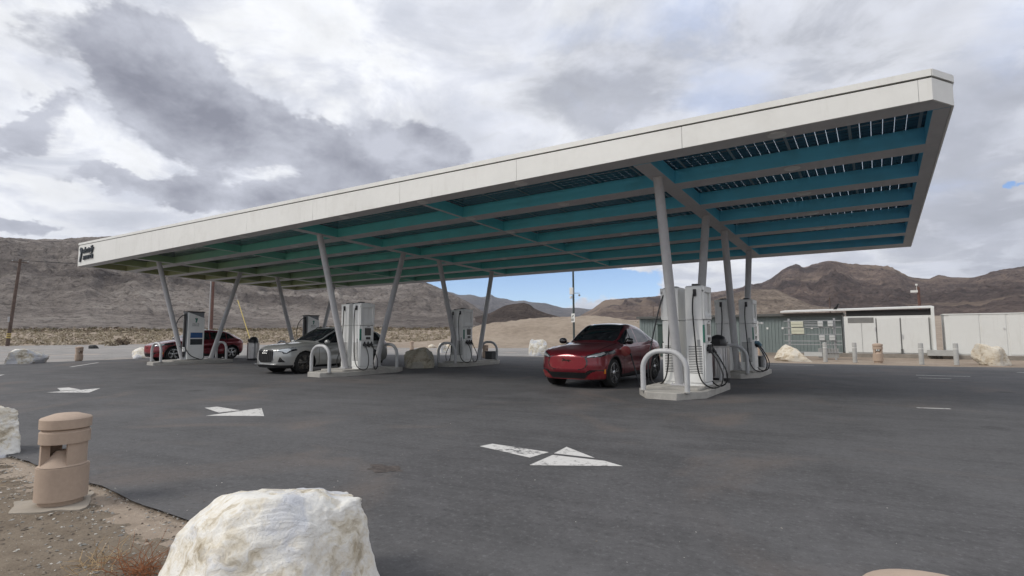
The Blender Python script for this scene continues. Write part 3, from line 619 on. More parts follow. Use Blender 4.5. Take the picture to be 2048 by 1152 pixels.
def cable(name, parent, P, r=.017, m_=None, n=48, res=None):
    P = [Vector(p) for p in P]; out = []
    for i in range(len(P)-1):                                       # Catmull-Rom through the hanging points
        a, b, c_, d = P[max(i-1, 0)], P[i], P[i+1], P[min(i+2, len(P)-1)]
        for k in range(8):
            u = k/8; out.append(.5*((2*b)+(c_-a)*u+(2*a-5*b+4*c_-d)*u*u+(3*b-a-3*c_+d)*u**3))
    out.append(P[-1])
    return MB().tube(out, r, 8).build(name, m_ or M_blk, parent, smooth=80)
def charger(cx, cy, s, label, plugged=None):
    """dispenser with its screen towards s*X; both end faces carry vents and a cable"""
    rz = 0 if s > 0 else math.pi
    t = thing('fast_charger', label, 'car charger', (cx, cy, .205), rz, 'white chargers on the islands')
    w, d, h = .42, .64, 2.30; x0, x1, y0, y1 = -w/2, w/2, -d/2, d/2
    b = MB(); b.box((0, 0, .035), (w-.03, d-.03, .07))
    # side outline (y,z) with a rounded top towards the ends
    for (za, zb) in ((.07, 1.50), (1.508, h)):
        if zb < h: b.box((-.02, 0, (za+zb)/2), (w-.04, d, zb-za))
        else: b.prism([(y0, za), (y1, za), (y1, h-.10), (y1-.03, h-.03), (y1-.10, h), (y0+.10, h), (y0+.03, h-.03), (y0, h-.10)], x0, x1-.04, lambda a, z, q: (q, a, z))
    body = b.build('cabinet', M_cw, t, bevel=.012)
    # screen side: framed recess on top, control panel, lower door
    f = MB(); X = x1-.04
    for (a0, a1, z0, z1, dx) in ((y0+.01, y0+.10, 1.52, 2.20, .05), (y1-.10, y1-.01, 1.52, 2.20, .05), (y0+.01, y1-.01, 2.14, 2.28, .06), (y0+.10, y1-.10, 1.52, 1.60, .05)):
        f.box((X+dx/2, (a0+a1)/2, (z0+z1)/2), (dx, a1-a0, z1-z0))
    f.build('recess_frame', M_cw, t, bevel=.012)
    MB().hexa([(X, y0+.10, 1.60), (X+.045, y0+.10, 1.60), (X+.045, y1-.10, 1.60), (X, y1-.10, 1.60), (X, y0+.10, 1.70), (X+.004, y0+.10, 1.70), (X+.004, y1-.10, 1.70), (X, y1-.10, 1.70)]).build('recess_sill', M_cw, t)
    p = MB().box((X+.022, 0, 1.25), (.044, d-.16, .50)).build('control_panel', M_cw, t, bevel=.01)
    MB().box((X+.046, .02, 1.29), (.006, .27, .26)).build('display', M_scr, p)
    MB().box((X+.052, .03, 1.065), (.018, .19, .085)).build('card_reader', M_bkp, p, bevel=.006)
    q = MB(); q.box((X+.045, .05, 1.475), (.004, .13, .014)); q.box((X+.045, .0, 1.455), (.004, .2, .008)); q.build('printed_notice', M_slot, p)
    MB().box((X+.012, y0+.05, 1.19), (.030, .085, .40)).build('instruction_strip', M_grn, t, bevel=.004)
    ld = MB().box((X+.018, 0, .53), (.036, d-.06, .88)).build('lower_door', M_cw, t, bevel=.012)
    # holsters and plugs
    for yy in (-.14, .02, .17):
        hq = MB(); hq.lathe([(.055, 0), (.062, .05), (.04, .07)], 12, (X+.03, yy, .84), 'X'); hq.box((X+.075, yy, .90), (.05, .03, .09)); hq.box((X+.075, yy+.04, .80), (.05, .03, .11))
        hq.build('holster', M_bkp, t, bevel=.004)
    # vents on both end faces
    for e in (-1, 1):
        v = MB()
        for k in range(17): v.box((-.01, e*(d/2+.0005), .30+k*.0375), (w-.12, .003, .016))
        v.build('vent_louvres', M_slot, t, smooth=None)
    v = MB(); v.box((X-.10, y0-.002, .98), (.07, .006, .15)); v.build('rating_plate', mat('grey plate', (.42, .43, .43), .5) if 'grey plate' not in bpy.data.materials else bpy.data.materials['grey plate'], t)
    # beacon bumps on the roof, cable outlets
    c_ = MB(); c_.box((0, -.12, h+.02), (.16, .18, .05)); c_.box((0, .2, h+.012), (.1, .1, .03)); c_.build('roof_unit', M_bkp, t, bevel=.008)
    for e in ((-1, 1) if plugged is None else (1,)):
        o = MB().box((.02, e*(d/2+.02), 2.13), (.07, .05, .16)).build('cable_outlet', M_bkp, t, bevel=.01)
        y_ = e*(d/2+.06); yh = -.14 if e < 0 else .17
        P = [(.02, e*d/2, 2.13), (.0, y_, 2.08), (-.02, y_+e*.02, 1.7), (.02, y_+e*.03, 1.0), (.05, y_+e*.03, .45), (.14, y_+e*.0, .12), (.32, y_-e*.10, -.02), (.50, y_-e*.16, .05), (.54, y_-e*.18, .3), (.40, yh, .62), (X+.10, yh, .80)]
        cable('charging_cable', t, P, .0165)
        gpl = MB().tube([(X+.16, yh, .74), (X+.085, yh, .84), (X+.05, yh, .87)], [.026, .036, .034], 10); gpl.build('charging_plug', M_bkp, t)
    return t
cl = [['white charger facing the red car that is plugged in, behind the nearest leaning column', 'white charger nearest of all, at the open right edge of its island',
       'shaded white charger left of the shed side column, half hidden by the bin lid', 'shaded white charger with a blue plug nearest the green shed'],
      ['white charger with its grey back beside the grey car doors', 'white charger with its screen in full view beside the grey car',
       'left one of the two white chargers behind the grey boulder', 'white charger with visible screen behind the grey boulder']]
CH = []
for k, (x, dy) in enumerate(IX[:2]):
    o = (.10 if k else 0)
    for j, (a, b) in enumerate(((0, 1), (2, 3))):                        # front pair, rear pair
        yl, yr = ((12.89, 12.71), (18.35, 18.75)) [j] if k == 0 else ((12.62, 12.57), (18.55, 18.2))[j]
        e = .10 if k == 0 and j == 0 else (.06 if k == 0 else 0)
        CH.append(charger(x-.34+o+e*1.5, yl, -1, cl[k][a], True if (k == 0 and a == 0) else None))
        CH.append(charger(x+.34+o+e, yr, 1, cl[k][b]))
M_blug = mat('blue grey plug', (.10, .19, .25), .4)
# the shaded right-hand charger wears a larger blue-grey plug
gp = MB().tube([(.40, -.20, .80), (.30, -.19, .90), (.20, -.17, .90)], [.04, .06, .05], 12); gp.build('charging_plug', M_blug, CH[3])

def slant_charger(cx, cy, label):
    t = thing('slanted_charger', label, 'car charger', (cx, cy, .205), 0, 'slanted grey and white chargers')
    w, d, h = .56, .80, 2.32
    MB().box((-.02, 0, h/2), (w-.10, d-.04, h-.02)).build('cabinet', M_cg, t, bevel=.02)
    MB().box((-.02, 0, h+.0), (w-.02, d+.0, .05)).build('roof_cap', M_bkp, t, bevel=.008)
    for s in (-1, 1):
        X = s*(w/2-.05)-.02*0
        pn = MB().prism([(-d/2+.02, .02), (d/2-.02, .02), (d/2-.02, 2.02), (-d/2+.02, 2.29)], X-.02, X+.035*s+.0, lambda a, z, q: (q, a, z)).build('front_panel', M_cw, t, bevel=.01)
        sc = MB(); XX = X+.038*s
        MB().box((XX, .02, 1.18), (.008, .56, .26)).build('display', M_scb, pn); MB().box((XX, .02, .86), (.008, .56, .28)).build('notice_board', M_scr, pn)
        em = MB(); em.prism([(-.06, 1.80), (.0, 1.80), (.05, 2.0), (-.01, 2.02)], 0, .006*s, lambda a, z, q: (XX+q, a, z)); em.prism([(-.09, 1.98), (-.01, 1.90), (.02, 1.94), (-.05, 2.02)], 0, .007*s, lambda a, z, q: (XX+q, a, z)); em.build('emblem', M_grn, pn, smooth=None)
        for txt, zz in (('electrify', 1.70), ('america', 1.62)):
            V, F = text_verts(txt, .10, .004, .2)
            MB().add([(XX+.001*s, s*(v[0]-.2), zz+v[1]) for v in V], F).build('small_lettering', M_slot, pn, smooth=None)
    MB().box((-.02, -d/2-.01, 1.2), (.14, .06, 2.1)).build('cable_channel', M_bkp, t, bevel=.01)
    MB().box((.08, -d/2-.05, .50), (.10, .10, .22)).build('holster', M_cw, t, bevel=.01)
    cable('charging_cable', t, [(.0, -d/2-.03, 2.12), (-.10, -d/2-.10, 2.14), (-.32, -d/2-.22, 1.85), (-.42, -d/2-.26, 1.30), (-.32, -d/2-.22, .85), (-.05, -d/2-.14, .62), (.06, -d/2-.11, .55)], .02)
    cable('charging_cable', t, [(.02, -d/2-.03, 2.10), (.16, -d/2-.06, 2.0), (.25, -d/2-.09, 1.2), (.27, -d/2-.10, .7), (.36, -d/2+.1, .25), (.42, .1, .03), (.40, .30, .04), (.3, .42, .3)], .02)
    return t
slant_charger(-27.72, 12.72, 'tall grey charger with slanted white front and blue screen, by the far red car')
slant_charger(-27.80, 19.35, 'grey charger with slanted white front seen over the grey car roof')

# ================================================================== SMALL THINGS ON THE LOT
M_tan = mat('tan moulded concrete', (.42, .325, .255), .85, var=.07, vscale=5, bump=.25, bscale=140, bdist=.004, dirt=((.30, .23, .18), 5., .35), obj=True)
M_pad = mat('footing concrete', (.33, .29, .24), .9, var=.1)
def bollard_light(x, y, label, rz=0., dirty=False, base=0., sc=1.):
    t = thing('bollard_light', label, 'bollard light', (x, y, base), rz, 'tan bollard lights around the lot')
    r = .18; t.scale = (sc, sc, sc)
    MB().lathe([(r-.035, -.03), (r-.02, .055), (r+.006, .062), (r+.006, .34), (.0, .345)], 40).build('base_drum', M_tan, t)
    # sloped sill inside the lamp opening
    MB().lathe([(r-.004, .345), (.05, .47), (.0, .475)], 40).build('reflector_cone', M_tan, t)
    b = MB()
    for s in (0, 1):                                               # two wall arcs leave openings to either side
        a0, a1 = s*math.pi+R(-52), s*math.pi+R(52); n = 16; ri, ro = .10, r-.016
        pts = [(ro*math.cos(a0+(a1-a0)*i/n), ro*math.sin(a0+(a1-a0)*i/n)) for i in range(n+1)]+[(ri*math.cos(a1+(a0-a1)*i/n), ri*math.sin(a1+(a0-a1)*i/n)) for i in range(n+1)]
        b.prism(pts, .33, .545)
    b.build('wall', M_tan, t)
    MB().lathe([(.0, .54), (r, .54), (r, .635), (r-.012, .645), (r-.012, .655)], 40).build('ring', M_tan, t)
    MB().lathe([(.0, .655), (r-.02, .655), (r+.004, .668), (r+.004, .745), (r-.004, .755), (r*.5, .785), (.0, .792)], 40).build('cap', M_tan, t)
    return t
bollard_light(-5.80, 1.66, 'large tan bollard light standing in the dirt beside the big white boulder', R(44), base=-.03, sc=.97)
bollard_light(.105, 1.72, 'tan bollard light at the bottom edge of the picture with only its domed cap showing', R(30), base=-.006)
bollard_light(-36.1, 10.7, 'small tan bollard light between two white boulders at the road edge', R(-75))
bollard_light(-34.3, 34.2, 'tan bollard light peeking over the grey boulder', R(-42))
bollard_light(-19.2, 25.2, 'tan bollard light behind the rear middle hoop', R(-80))
bollard_light(.0, 30.8, 'tan bollard light in front of the white double doors', R(4), sc=1.15)
pad = MB(); pad.prism([((.33+.07*math.sin(3*a+1)+.05*math.sin(7*a))*math.cos(a), (.28+.04*math.sin(4*a))*math.sin(a)) for a in np.linspace(0, 6.28, 40)[:-1]], -.02, .02)
o = pad.build('concrete_footing', M_pad, None, loc=(-5.86, 1.63, -.03)); o.data.transform(Matrix.Translation((-5.86, 1.63, -.03))); tag(o, 'pale rough concrete footing round the foot of the large tan bollard light', 'footing')

M_bol = mat('weathered bollard concrete', (.40, .40, .385), .85, var=.1, vscale=6)
for x, y, l in ((-2.15, 30.5, 'thin grey bollard in front of the electrical rack'), (-.93, 30.7, 'thin grey bollard left of the tan bollard light by the white doors'), (1.6, 30.2, 'thin grey bollard at the gap edge of the white building with double doors'), (2.84, 30.5, 'thin grey bollard next to the cream boulder by the long white container')):
    t = thing('thin_bollard', l, 'bollard', (x, y, 0), 0, 'thin grey bollards in front of the sheds')
    MB().lathe([(.095, -.02), (.095, .90), (.085, .93), (.0, .945)], 20).build('post', M_bol, t)
    MB().lathe([(.098, .66), (.098, .71)], 20).build('reflective_band', mat('reflective band', (.62, .62, .60), .3) if 'reflective band' not in bpy.data.materials else bpy.data.materials['reflective band'], t)

M_ss = mat('brushed stainless steel', (.55, .55, .55), .28, 1., var=.1, vscale=2.)
def bin_(x, y, r, h, label, kind):
    t = thing('litter_bin', label, 'litter bin', (x, y, 0), 0, 'stainless litter bins with black hoods')
    b = MB(); n = 24
    MB().lathe([(r*.93, .02), (r*.93, .12)], 24).build('plinth', M_bkp, t)
    for k in range(n):
        a = 2*math.pi*k/n; b.box((r*math.cos(a), r*math.sin(a), .12+h/2-.06), (.02, 2*r*math.pi/n*.80, h-.14), a)
    b.lathe([(r*.96, .12), (r*.96, h-.02)], 24); b.lathe([(r+.016, h-.06), (r+.02, h), (r*.9, h)], 24); b.lathe([(r+.014, .10), (r+.014, .15)], 24)
    b.build('drum', M_ss, t)
    hd = MB().lathe([(r*.82, h), (r*.85, h+.06), (r*.80, h+.17), (r*.62, h+.27), (r*.34, h+.32), (.0, h+.335)], 24, a0=0).build('hood', M_bkp, t)
    MB().box((0, -r*.80, h+.13), (r*.8, .06, .13)).build('flap', M_blk, hd)
bin_(-28.7, 16.35, .30, .96, 'steel litter bin with black dome lid between the far red car and the grey car', 0)
bin_(-3.93, 16.62, .30, 1.03, 'steel litter bin with black hood behind the nearest chargers', 1)
M_box = mat('charcoal enclosure', (.05, .052, .055), .6, var=.1)
for x, y, l in ((-3.72, 21.35, 'low charcoal box at the end of the shaded rear island by the shed'), (-15.55, 20.9, 'low charcoal box at the foot of the rusty toned hoop')):
    t = thing('low_enclosure', l, 'equipment box', (x, y, .15), 0, 'charcoal boxes on the rear islands')
    MB().box((0, 0, .19), (.40, .5, .38)).build('housing', M_box, t, bevel=.015); MB().box((0, 0, .40), (.44, .54, .04)).build('lid', M_box, t, bevel=.01)

# ---- boulders
def m_rock(name, a, b, c_, d):
    m_ = bpy.data.materials.new(name); m_.use_nodes = True; t = NT(m_.node_tree); p = t.n['Principled BSDF']
    pos = t.node('ShaderNodeTexCoord').outputs['Object']; q = t.vm('ADD', pos, t.vm('SCALE', t.noise(pos, 2.2, 4, .6, col=True), .5))
    n1 = t.noise(q, 2.6, 7, .66, .6); n2 = t.noise(q, 11, 6, .7); n3 = t.noise(pos, 45, 4, .7); bed = t.noise(t.vm('MULTIPLY', q, (1.2, 1.2, 7.)), 2.4, 6, .65, .4)
    v = t.m('ADD', t.m('MULTIPLY', n1, .5), t.m('ADD', t.m('MULTIPLY', n2, .25), t.m('MULTIPLY', bed, .25)))
    c = t.ramp(t.ss(v, .36, .64), [(0, c_), (.35, b), (.65, a), (1, a)])
    c = t.mix(t.m('MULTIPLY', t.ss(t.noise(q, 1.8, 5, .6), .48, .58), .8), c, d)                # bluish clean breaks
    c = t.mix(t.m('MULTIPLY', t.ss(n2, .60, .74), .55), c, c_)
    c = t.mix(t.m('MULTIPLY', t.ss(n3, .62, .76), .5), c, tuple(x*.4 for x in c_))
    t.put(p.inputs['Base Color'], c); p.inputs['Roughness'].default_value = .9; p.inputs['Specular IOR Level'].default_value = .25
    t.put(p.inputs['Normal'], t.bump(t.m('ADD', t.m('MULTIPLY', n1, .8), t.m('ADD', t.m('MULTIPLY', n2, .6), t.m('ADD', t.m('MULTIPLY', n3, .30), t.m('MULTIPLY', bed, .4)))), .6, .04))
    return m_
M_rw = m_rock('white limestone', (.78, .765, .72), (.68, .63, .53), (.36, .30, .21), (.55, .57, .62))
M_rg = m_rock('grey brown rock', (.50, .46, .37), (.42, .375, .29), (.20, .175, .13), (.40, .385, .34))
M_rc = m_rock('cream rock', (.66, .61, .52), (.58, .51, .40), (.36, .29, .21), (.60, .57, .51))
M_rd = m_rock('dark rock', (.05, .05, .05), (.04, .04, .04), (.03, .03, .03), (.06, .06, .06))
def boulder(x, y, size, label, m_, seed, cuts=9, subd=5, rz=0., z=0., shape=None, rough=.11, name='boulder', box=.72, planes=()):
    bm_ = bmesh.new(); bmesh.ops.create_icosphere(bm_, subdivisions=subd, radius=1.)
    V = np.array([v.co[:] for v in bm_.verts]); V = np.sign(V)*np.abs(V)**box; F = np.array([[v.index for v in f.verts] for f in bm_.faces]); bm_.free()
    g = np.random.default_rng(seed)
    for k in range(cuts):                                            # broken faces
        n = g.normal(0, 1, 3); n /= np.linalg.norm(n); n[2] = abs(n[2])*.8 if k % 3 else n[2]; n /= np.linalg.norm(n)
        dd = V @ n; lim = g.uniform(.58, .84); V = V - np.where(dd > lim, (dd-lim)*.92, 0)[:, None]*n
    for n, lim in planes:
        n = np.array(n)/np.linalg.norm(n); dd = V @ n; V = V - np.where(dd > lim, (dd-lim)*.94, 0)[:, None]*n
    nr = V/np.linalg.norm(V, axis=1, keepdims=True)
    a = fbm(V[:, 0]*1.6+seed, V[:, 1]*1.6, V[:, 2]*1.6, 4, seed)-.5; b = fbm(V[:, 0]*4.5, V[:, 1]*4.5, V[:, 2]*9+seed, 4, seed+2, ridged=True)-.6; c_ = fbm(V[:, 0]*16, V[:, 1]*16, V[:, 2]*16+seed, 3, seed+7)-.5
    V = V + nr*(a*2.0*rough+b*.75*rough+c_*.42*rough)[:, None]
    V = V-V.min(0); V = V/V.max(0); V = (V-[.5, .5, 0])
    if shape: V = shape(V)
    V = V*np.array(size)*[1, 1, 1.38]; V[:, 2] -= .38*size[2]
    o = np_mesh(name, V, F, m_, None, 180); o.location = (x, y, z); o.rotation_euler = (0, 0, rz)
    return tag(o, label, 'boulder', 'boulders placed round the lot')
def fg_shape(V):
    V = V.copy(); u = V[:, 0]+.5                                        # long left shoulder, blunt right corner
    k = np.interp(u, [0, .10, .22, .36, .6, .70, .73, .86, .92, 1], [.80, .90, .97, 1.0, 1.0, 1.0, .975, .96, .92, .82]); h = V[:, 2]; V[:, 2] = np.where(h > .45, .45+(h-.45)*k, h); return V
boulder(-2.60, 1.62, (1.27, 1.08, .91), 'biggest white boulder with yellow and bluish patches, cut off by the bottom edge', M_rw, 5, 0, 6, R(56), -.29, fg_shape, .075, box=.6, planes=(((.05, .15, 1), .66), ((-.1, -.80, .55), .74), ((.72, -.62, .30), .70), ((-.85, -.25, .50), .64), ((-.5, 0, .86), .72), ((.97, .1, .22), .80), ((-.35, -.6, .75), .78), ((.35, -.45, .9), .80)))
boulder(-8.92, 1.72, (.95, .85, .60), 'white boulder cut off by the left edge behind the large tan bollard light', M_rw, 12, 9, 6, R(35), -.03)
boulder(-35.4, 8.35, (1.75, 1.2, .74), 'cream white boulder alone at the far left road edge', M_rw, 23, 9, 5, R(-50))
boulder(-37.3, 14.3, (1.5, 1.3, .66), 'white boulder touching the far red car nose', M_rw, 31, 9, 4, R(-40))
boulder(-16.1, 16.5, (1.55, 1.25, .86), 'grey brown boulder between the middle islands', M_rg, 44, 8, 5, R(-40))
boulder(-27.7, 31.0, (1.0, .9, .72), 'white boulder seen through the hoop right of the grey boulder', M_rw, 47, 8, 4, 0)
boulder(-18.3, 29.6, (1.45, 1.2, 1.06), 'white pointed boulder left of the plugged in red car', M_rw, 58, 9, 5, R(-30), 0, lambda V: np.stack([V[:, 0]*(1.05-.55*V[:, 2]), V[:, 1], V[:, 2]], -1))
boulder(-3.55, 30.7, (1.95, 1.0, .80), 'long cream boulder sloping down to the right in front of the green shed', M_rc, 64, 9, 5, R(-4), 0, lambda V: np.stack([V[:, 0], V[:, 1], V[:, 2]*np.interp(V[:, 0], [-.5, -.25, .5], [.95, 1.08, .45])], -1))
boulder(4.15, 31.3, (1.35, 1.1, .93), 'blocky cream boulder in front of the long white container', M_rc, 77, 8, 5, R(8), 0, None, .14)
for x, y, s, l, m_ in ((-68.5, 21.5, (.9, .7, .4), 'dark lump on the far road edge above the small tan bollard light', M_rd), (-58, 26.6, (.8, .6, .25), 'small dark stone at the road edge left of the far red car', M_rd),
                       (-38.2, 41.0, (.8, .7, .35), 'flat tan stone on the dirt behind the grey boulder', M_rc), (-35.7, 41.3, (1.3, .8, .40), 'flat pale stone on the dirt behind the grey boulder, widest of its row', M_rc)):
    boulder(x, y, s, l, m_, int(abs(x)*7), 6, 3, .4, ground_z(x, y)-.02, name='stone')

# ---- painted markings
def m_paint():
    m_ = bpy.data.materials.new('worn road paint'); m_.use_nodes = True; t = NT(m_.node_tree); p = t.n['Principled BSDF']
    pos = t.node('ShaderNodeNewGeometry').outputs['Position']; n = t.noise(pos, 14, 6, .7); n2 = t.noise(pos, 1.5, 4, .6); n3 = t.noise(pos, 60, 3, .7)
    wear = t.m('ADD', t.m('MULTIPLY', n, .5), t.m('ADD', t.m('MULTIPLY', n2, .3), t.m('MULTIPLY', n3, .2)))
    t.put(p.inputs['Base Color'], t.mix(t.ss(wear, .49, .40), t.mix(n, (.50, .49, .47), (.66, .65, .63)), (.10, .10, .10))); p.inputs['Roughness'].default_value = .8
    return m_
M_paint = m_paint()
def arrow(dx, dy, label, sc=1., rz=0., split=False):
    t = thing('painted_arrow', label, 'road arrow', (dx, dy, .004), rz, 'white arrows painted on the asphalt')
    P = lambda pts: [((a+3.4)*sc, (b-5.38)*sc) for a, b in pts]
    # shaft, then a head split by a worn tyre line
    heads = (('head', [(-3.14, 4.89), (-2.29, 5.41), (-2.55, 5.52), (-3.17, 5.45)]), ('head', [(-3.20, 5.53), (-2.70, 5.585), (-3.25, 5.93)])) if split else (('head', [(-3.14, 4.89), (-2.29, 5.41), (-3.25, 5.93)]),)
    for nm, poly in (('shaft', [(-4.17, 5.36), (-3.32, 5.19), (-3.30, 5.37), (-3.28, 5.55), (-4.13, 5.57)]),)+heads:
        me = bpy.data.meshes.new(nm); q = P(poly); me.from_pydata([(a, b, 0) for a, b in q], [], [list(range(len(q)))]); link_mesh(nm, me, M_paint, t, None, None)
arrow(-3.4, 5.38, 'white painted arrow pointing right in the open foreground, largest of three', split=True)
arrow(-9.95, 5.22, 'white painted arrow pointing right, left of the one in the open foreground', 1.04)
arrow(-17.2, 4.95, 'white painted arrow pointing right, farthest left near the far boulder', 1.1)
def line(label, p, q, w, cat='road marking'):
    p, q = Vector((*p, 0)), Vector((*q, 0)); d = (q-p).normalized(); n = Vector((-d.y, d.x, 0))*w/2
    me = bpy.data.meshes.new('painted_line'); me.from_pydata([(v.x, v.y, .004) for v in (p-n, q-n, q+n, p+n)], [], [(0, 1, 2, 3)])
    tag(link_mesh('painted_line', me, M_paint, None, None, None), label, cat, 'white lines painted on the asphalt')
line('white edge line along the old road behind the far boulders', (-64, 11.0), (-81, 26.5), .30)
line('short white line on the asphalt right of the far left boulder', (-29.6, 8.5), (-33.0, 10.6), .12)
line('faint white dash on the lot at the far left edge, below the boulder', (-24.8, 5.0), (-25.9, 5.5), .12)
line('nearest white dash on the right of the lot, before the long container', (.55, 12.6), (1.05, 12.75), .10)
line('upper white dash on the lot in front of the cream boulder', (1.0, 22.2), (2.4, 22.4), .12)
line('lower white dash on the lot in front of the cream boulder', (1.0, 20.9), (1.8, 21.0), .10)
line('white bay line at the right edge of the lot', (4.0, 25.6), (7.0, 26.0), .12)
line('white bay line in front of the long sloping cream boulder', (-4.1, 26.2), (-2.3, 26.4), .10)
me = bpy.data.meshes.new('rust_stain'); me.from_pydata([(-4.33+.20*math.cos(a)*(1+.25*math.sin(3*a)+.15*math.sin(7*a)), 3.93+.14*math.sin(a)*(1+.25*math.cos(5*a)), .003) for a in np.linspace(0, 6.28, 25)[:-1]], [], [list(range(24))])
tag(link_mesh('rust_stain', me, mat('rusty stain', (.070, .058, .052), .9, var=.5, vscale=14), None, None, None), 'small brown rusty stain on the asphalt left of the nearest arrow', 'stain')

# ================================================================== SHEDS
M_shw = mat('white painted panel', (.68, .685, .66), .5, var=.02, vscale=.7, dirt=((.50, .47, .41), .9, .15), streak=.16)
M_shg = mat('grey green corrugated steel', (.185, .222, .218), .55, var=.07, vscale=.8)
M_dkg = mat('dark green painted steel', (.045, .070, .060), .5, var=.1)
M_slab = mat('foundation concrete', (.24, .215, .185), .9, var=.15)
M_vent = mat('louvre grey', (.30, .30, .29), .5, var=.1)
M_seam = mat('panel seam', (.10, .10, .095), .8)
def shed_white():
    t = thing('white_shed', 'white equipment building with double doors, dark clerestory band and overhanging roof edge', 'shed', (.6, 39.3, 0))
    y = 37.6
    MB().box((.5, 38.5, .08), (4.5, 2.0, .24)).build('foundation', M_slab, t, True)
    MB().box((.54, 38.5, 1.29), (4.26, 1.7, 2.19)).build('wall', M_shw, t, True, bevel=.01)
    MB().box((.54, 38.5, 2.55), (4.0, 1.6, .34)).build('clerestory', M_dark, t, True)
    rf = MB(); rf.hexa([(-5.0, 37.5, 2.70), (2.70, 37.5, 2.78), (2.70, 39.6, 2.90), (-5.0, 39.6, 2.82), (-5.0, 37.5, 2.79), (2.70, 37.5, 2.87), (2.70, 39.6, 2.99), (-5.0, 39.6, 2.91)]); rf.build('roof', M_shw, t, True)
    fn = MB(); fn.box((2.62, 38.4, 1.50), (.14, 1.9, 2.60)); fn.build('end_wall', M_shw, t, True, bevel=.01)
    for (a, b) in ((-1.45, -.02), (.03, 1.12), (1.18, 2.42)):
        dr = MB().box(((a+b)/2, 37.63, 1.26), (b-a, .05, 2.0)).build('door', M_shw, t, True, bevel=.008)
    sm = MB()
    for x in (0.005, 1.15, -.72, 2.45): sm.box((x, 37.600 if x not in (-.72,) else 37.603, 1.26), (.028 if x != -.72 else .010, .02, 2.0))
    sm.box((1.15, 37.58, .33), (.10, .06, .30)); sm.build('door_gap', M_seam, t, True)
    v = MB()
    for k in range(7): v.box((-.75, 37.597, 2.02+k*.042), (1.25, .03, .030), rx=.5)
    v.box((-.75, 37.603, 2.15), (1.28, .01, .32)); v.build('vent_grille', M_vent, t, True)
    h = MB(); 
    for x in (-.05, 1.2): h.box((x, 37.57, 1.62 if x < 0 else 1.2), (.035, .05, .22))
    h.build('door_handle', M_steel, t, True)
    MB().box((2.9, 37.2, .30), (1.3, .5, .30)).build('access_ramp', mat('ramp grating', (.40, .40, .38), .6, var=.1), t, True)
def shed_long():
    t = thing('white_container', 'long white container running out of the right edge of the picture', 'container', (7, 38.2, 0))
    MB().box((7.6, 38.7, .08), (9.4, 3., .22)).build('foundation', M_slab, t, True)
    MB().box((7.66, 38.4, 1.28), (9.1, 1.6, 2.2)).build('wall', M_shw, t, True, bevel=.012)
    MB().box((7.66, 38.4, 2.40), (9.2, 1.7, .06)).build('roof', M_shw, t, True, bevel=.01)
    for a, b in ((3.30, 4.55), (4.6, 5.62), (5.7, 8.2), (8.25, 11.0)): MB().box(((a+b)/2, 37.59, 1.3), (b-a-.02, .03, 2.12)).build('panel', M_shw, t, True, bevel=.006)
    MB().box((5.52, 37.55, 1.62), (.04, .05, .10)).build('door_handle', M_steel, t, True)
def shed_green():
    t = thing('green_shed', 'long grey green corrugated shed behind the right hand chargers', 'shed', (-8, 39.5, 0))
    MB().box((-8.2, 39.9, .05), (13.2, 3.6, .2)).build('foundation', M_slab, t, True)
    w_ = MB().box((-8.2, 39.9, 1.30), (12.9, 3.2, 2.5))
    for k in range(64): w_.box((-14.5+k*.2, 38.285, 1.33), (.07, .03, 2.40))
    w_.build('wall', M_shg, t, True)
    MB().box((-8.2, 39.8, 2.60), (13.1, 3.6, .10)).build('roof', M_shg, t, True)
    tr = MB().box((-8.2, 38.0, 2.57), (13.16, .04, .15)).build('fascia_trim', M_seam, t, True)
    for x in (-5.0, -4.15, -3.35, -2.2, -5.9): MB().box((x, 38.26, 1.72), (.12, .02, .13)).build('wall_plate', M_shw, t, True)
def bunker():
    t = thing('green_enclosure', 'dark green steel enclosure showing past the plugged in red car', 'enclosure', (-10.2, 33.2, 0))
    MB().box((-9.9, 33.2, .97), (2.6, 1.8, 1.94)).build('housing', M_dkg, t, True, bevel=.015); MB().box((-9.9, 33.2, 1.96), (2.7, 1.9, .05)).build('lid', M_dkg, t, True)
    d = MB()
    for x in (-10.75, -9.9, -9.05): d.box((x, 32.29, .95), (.02, .02, 1.7))
    d.build('door_gap', M_seam, t, True)
shed_white(); shed_long(); shed_green(); bunker()
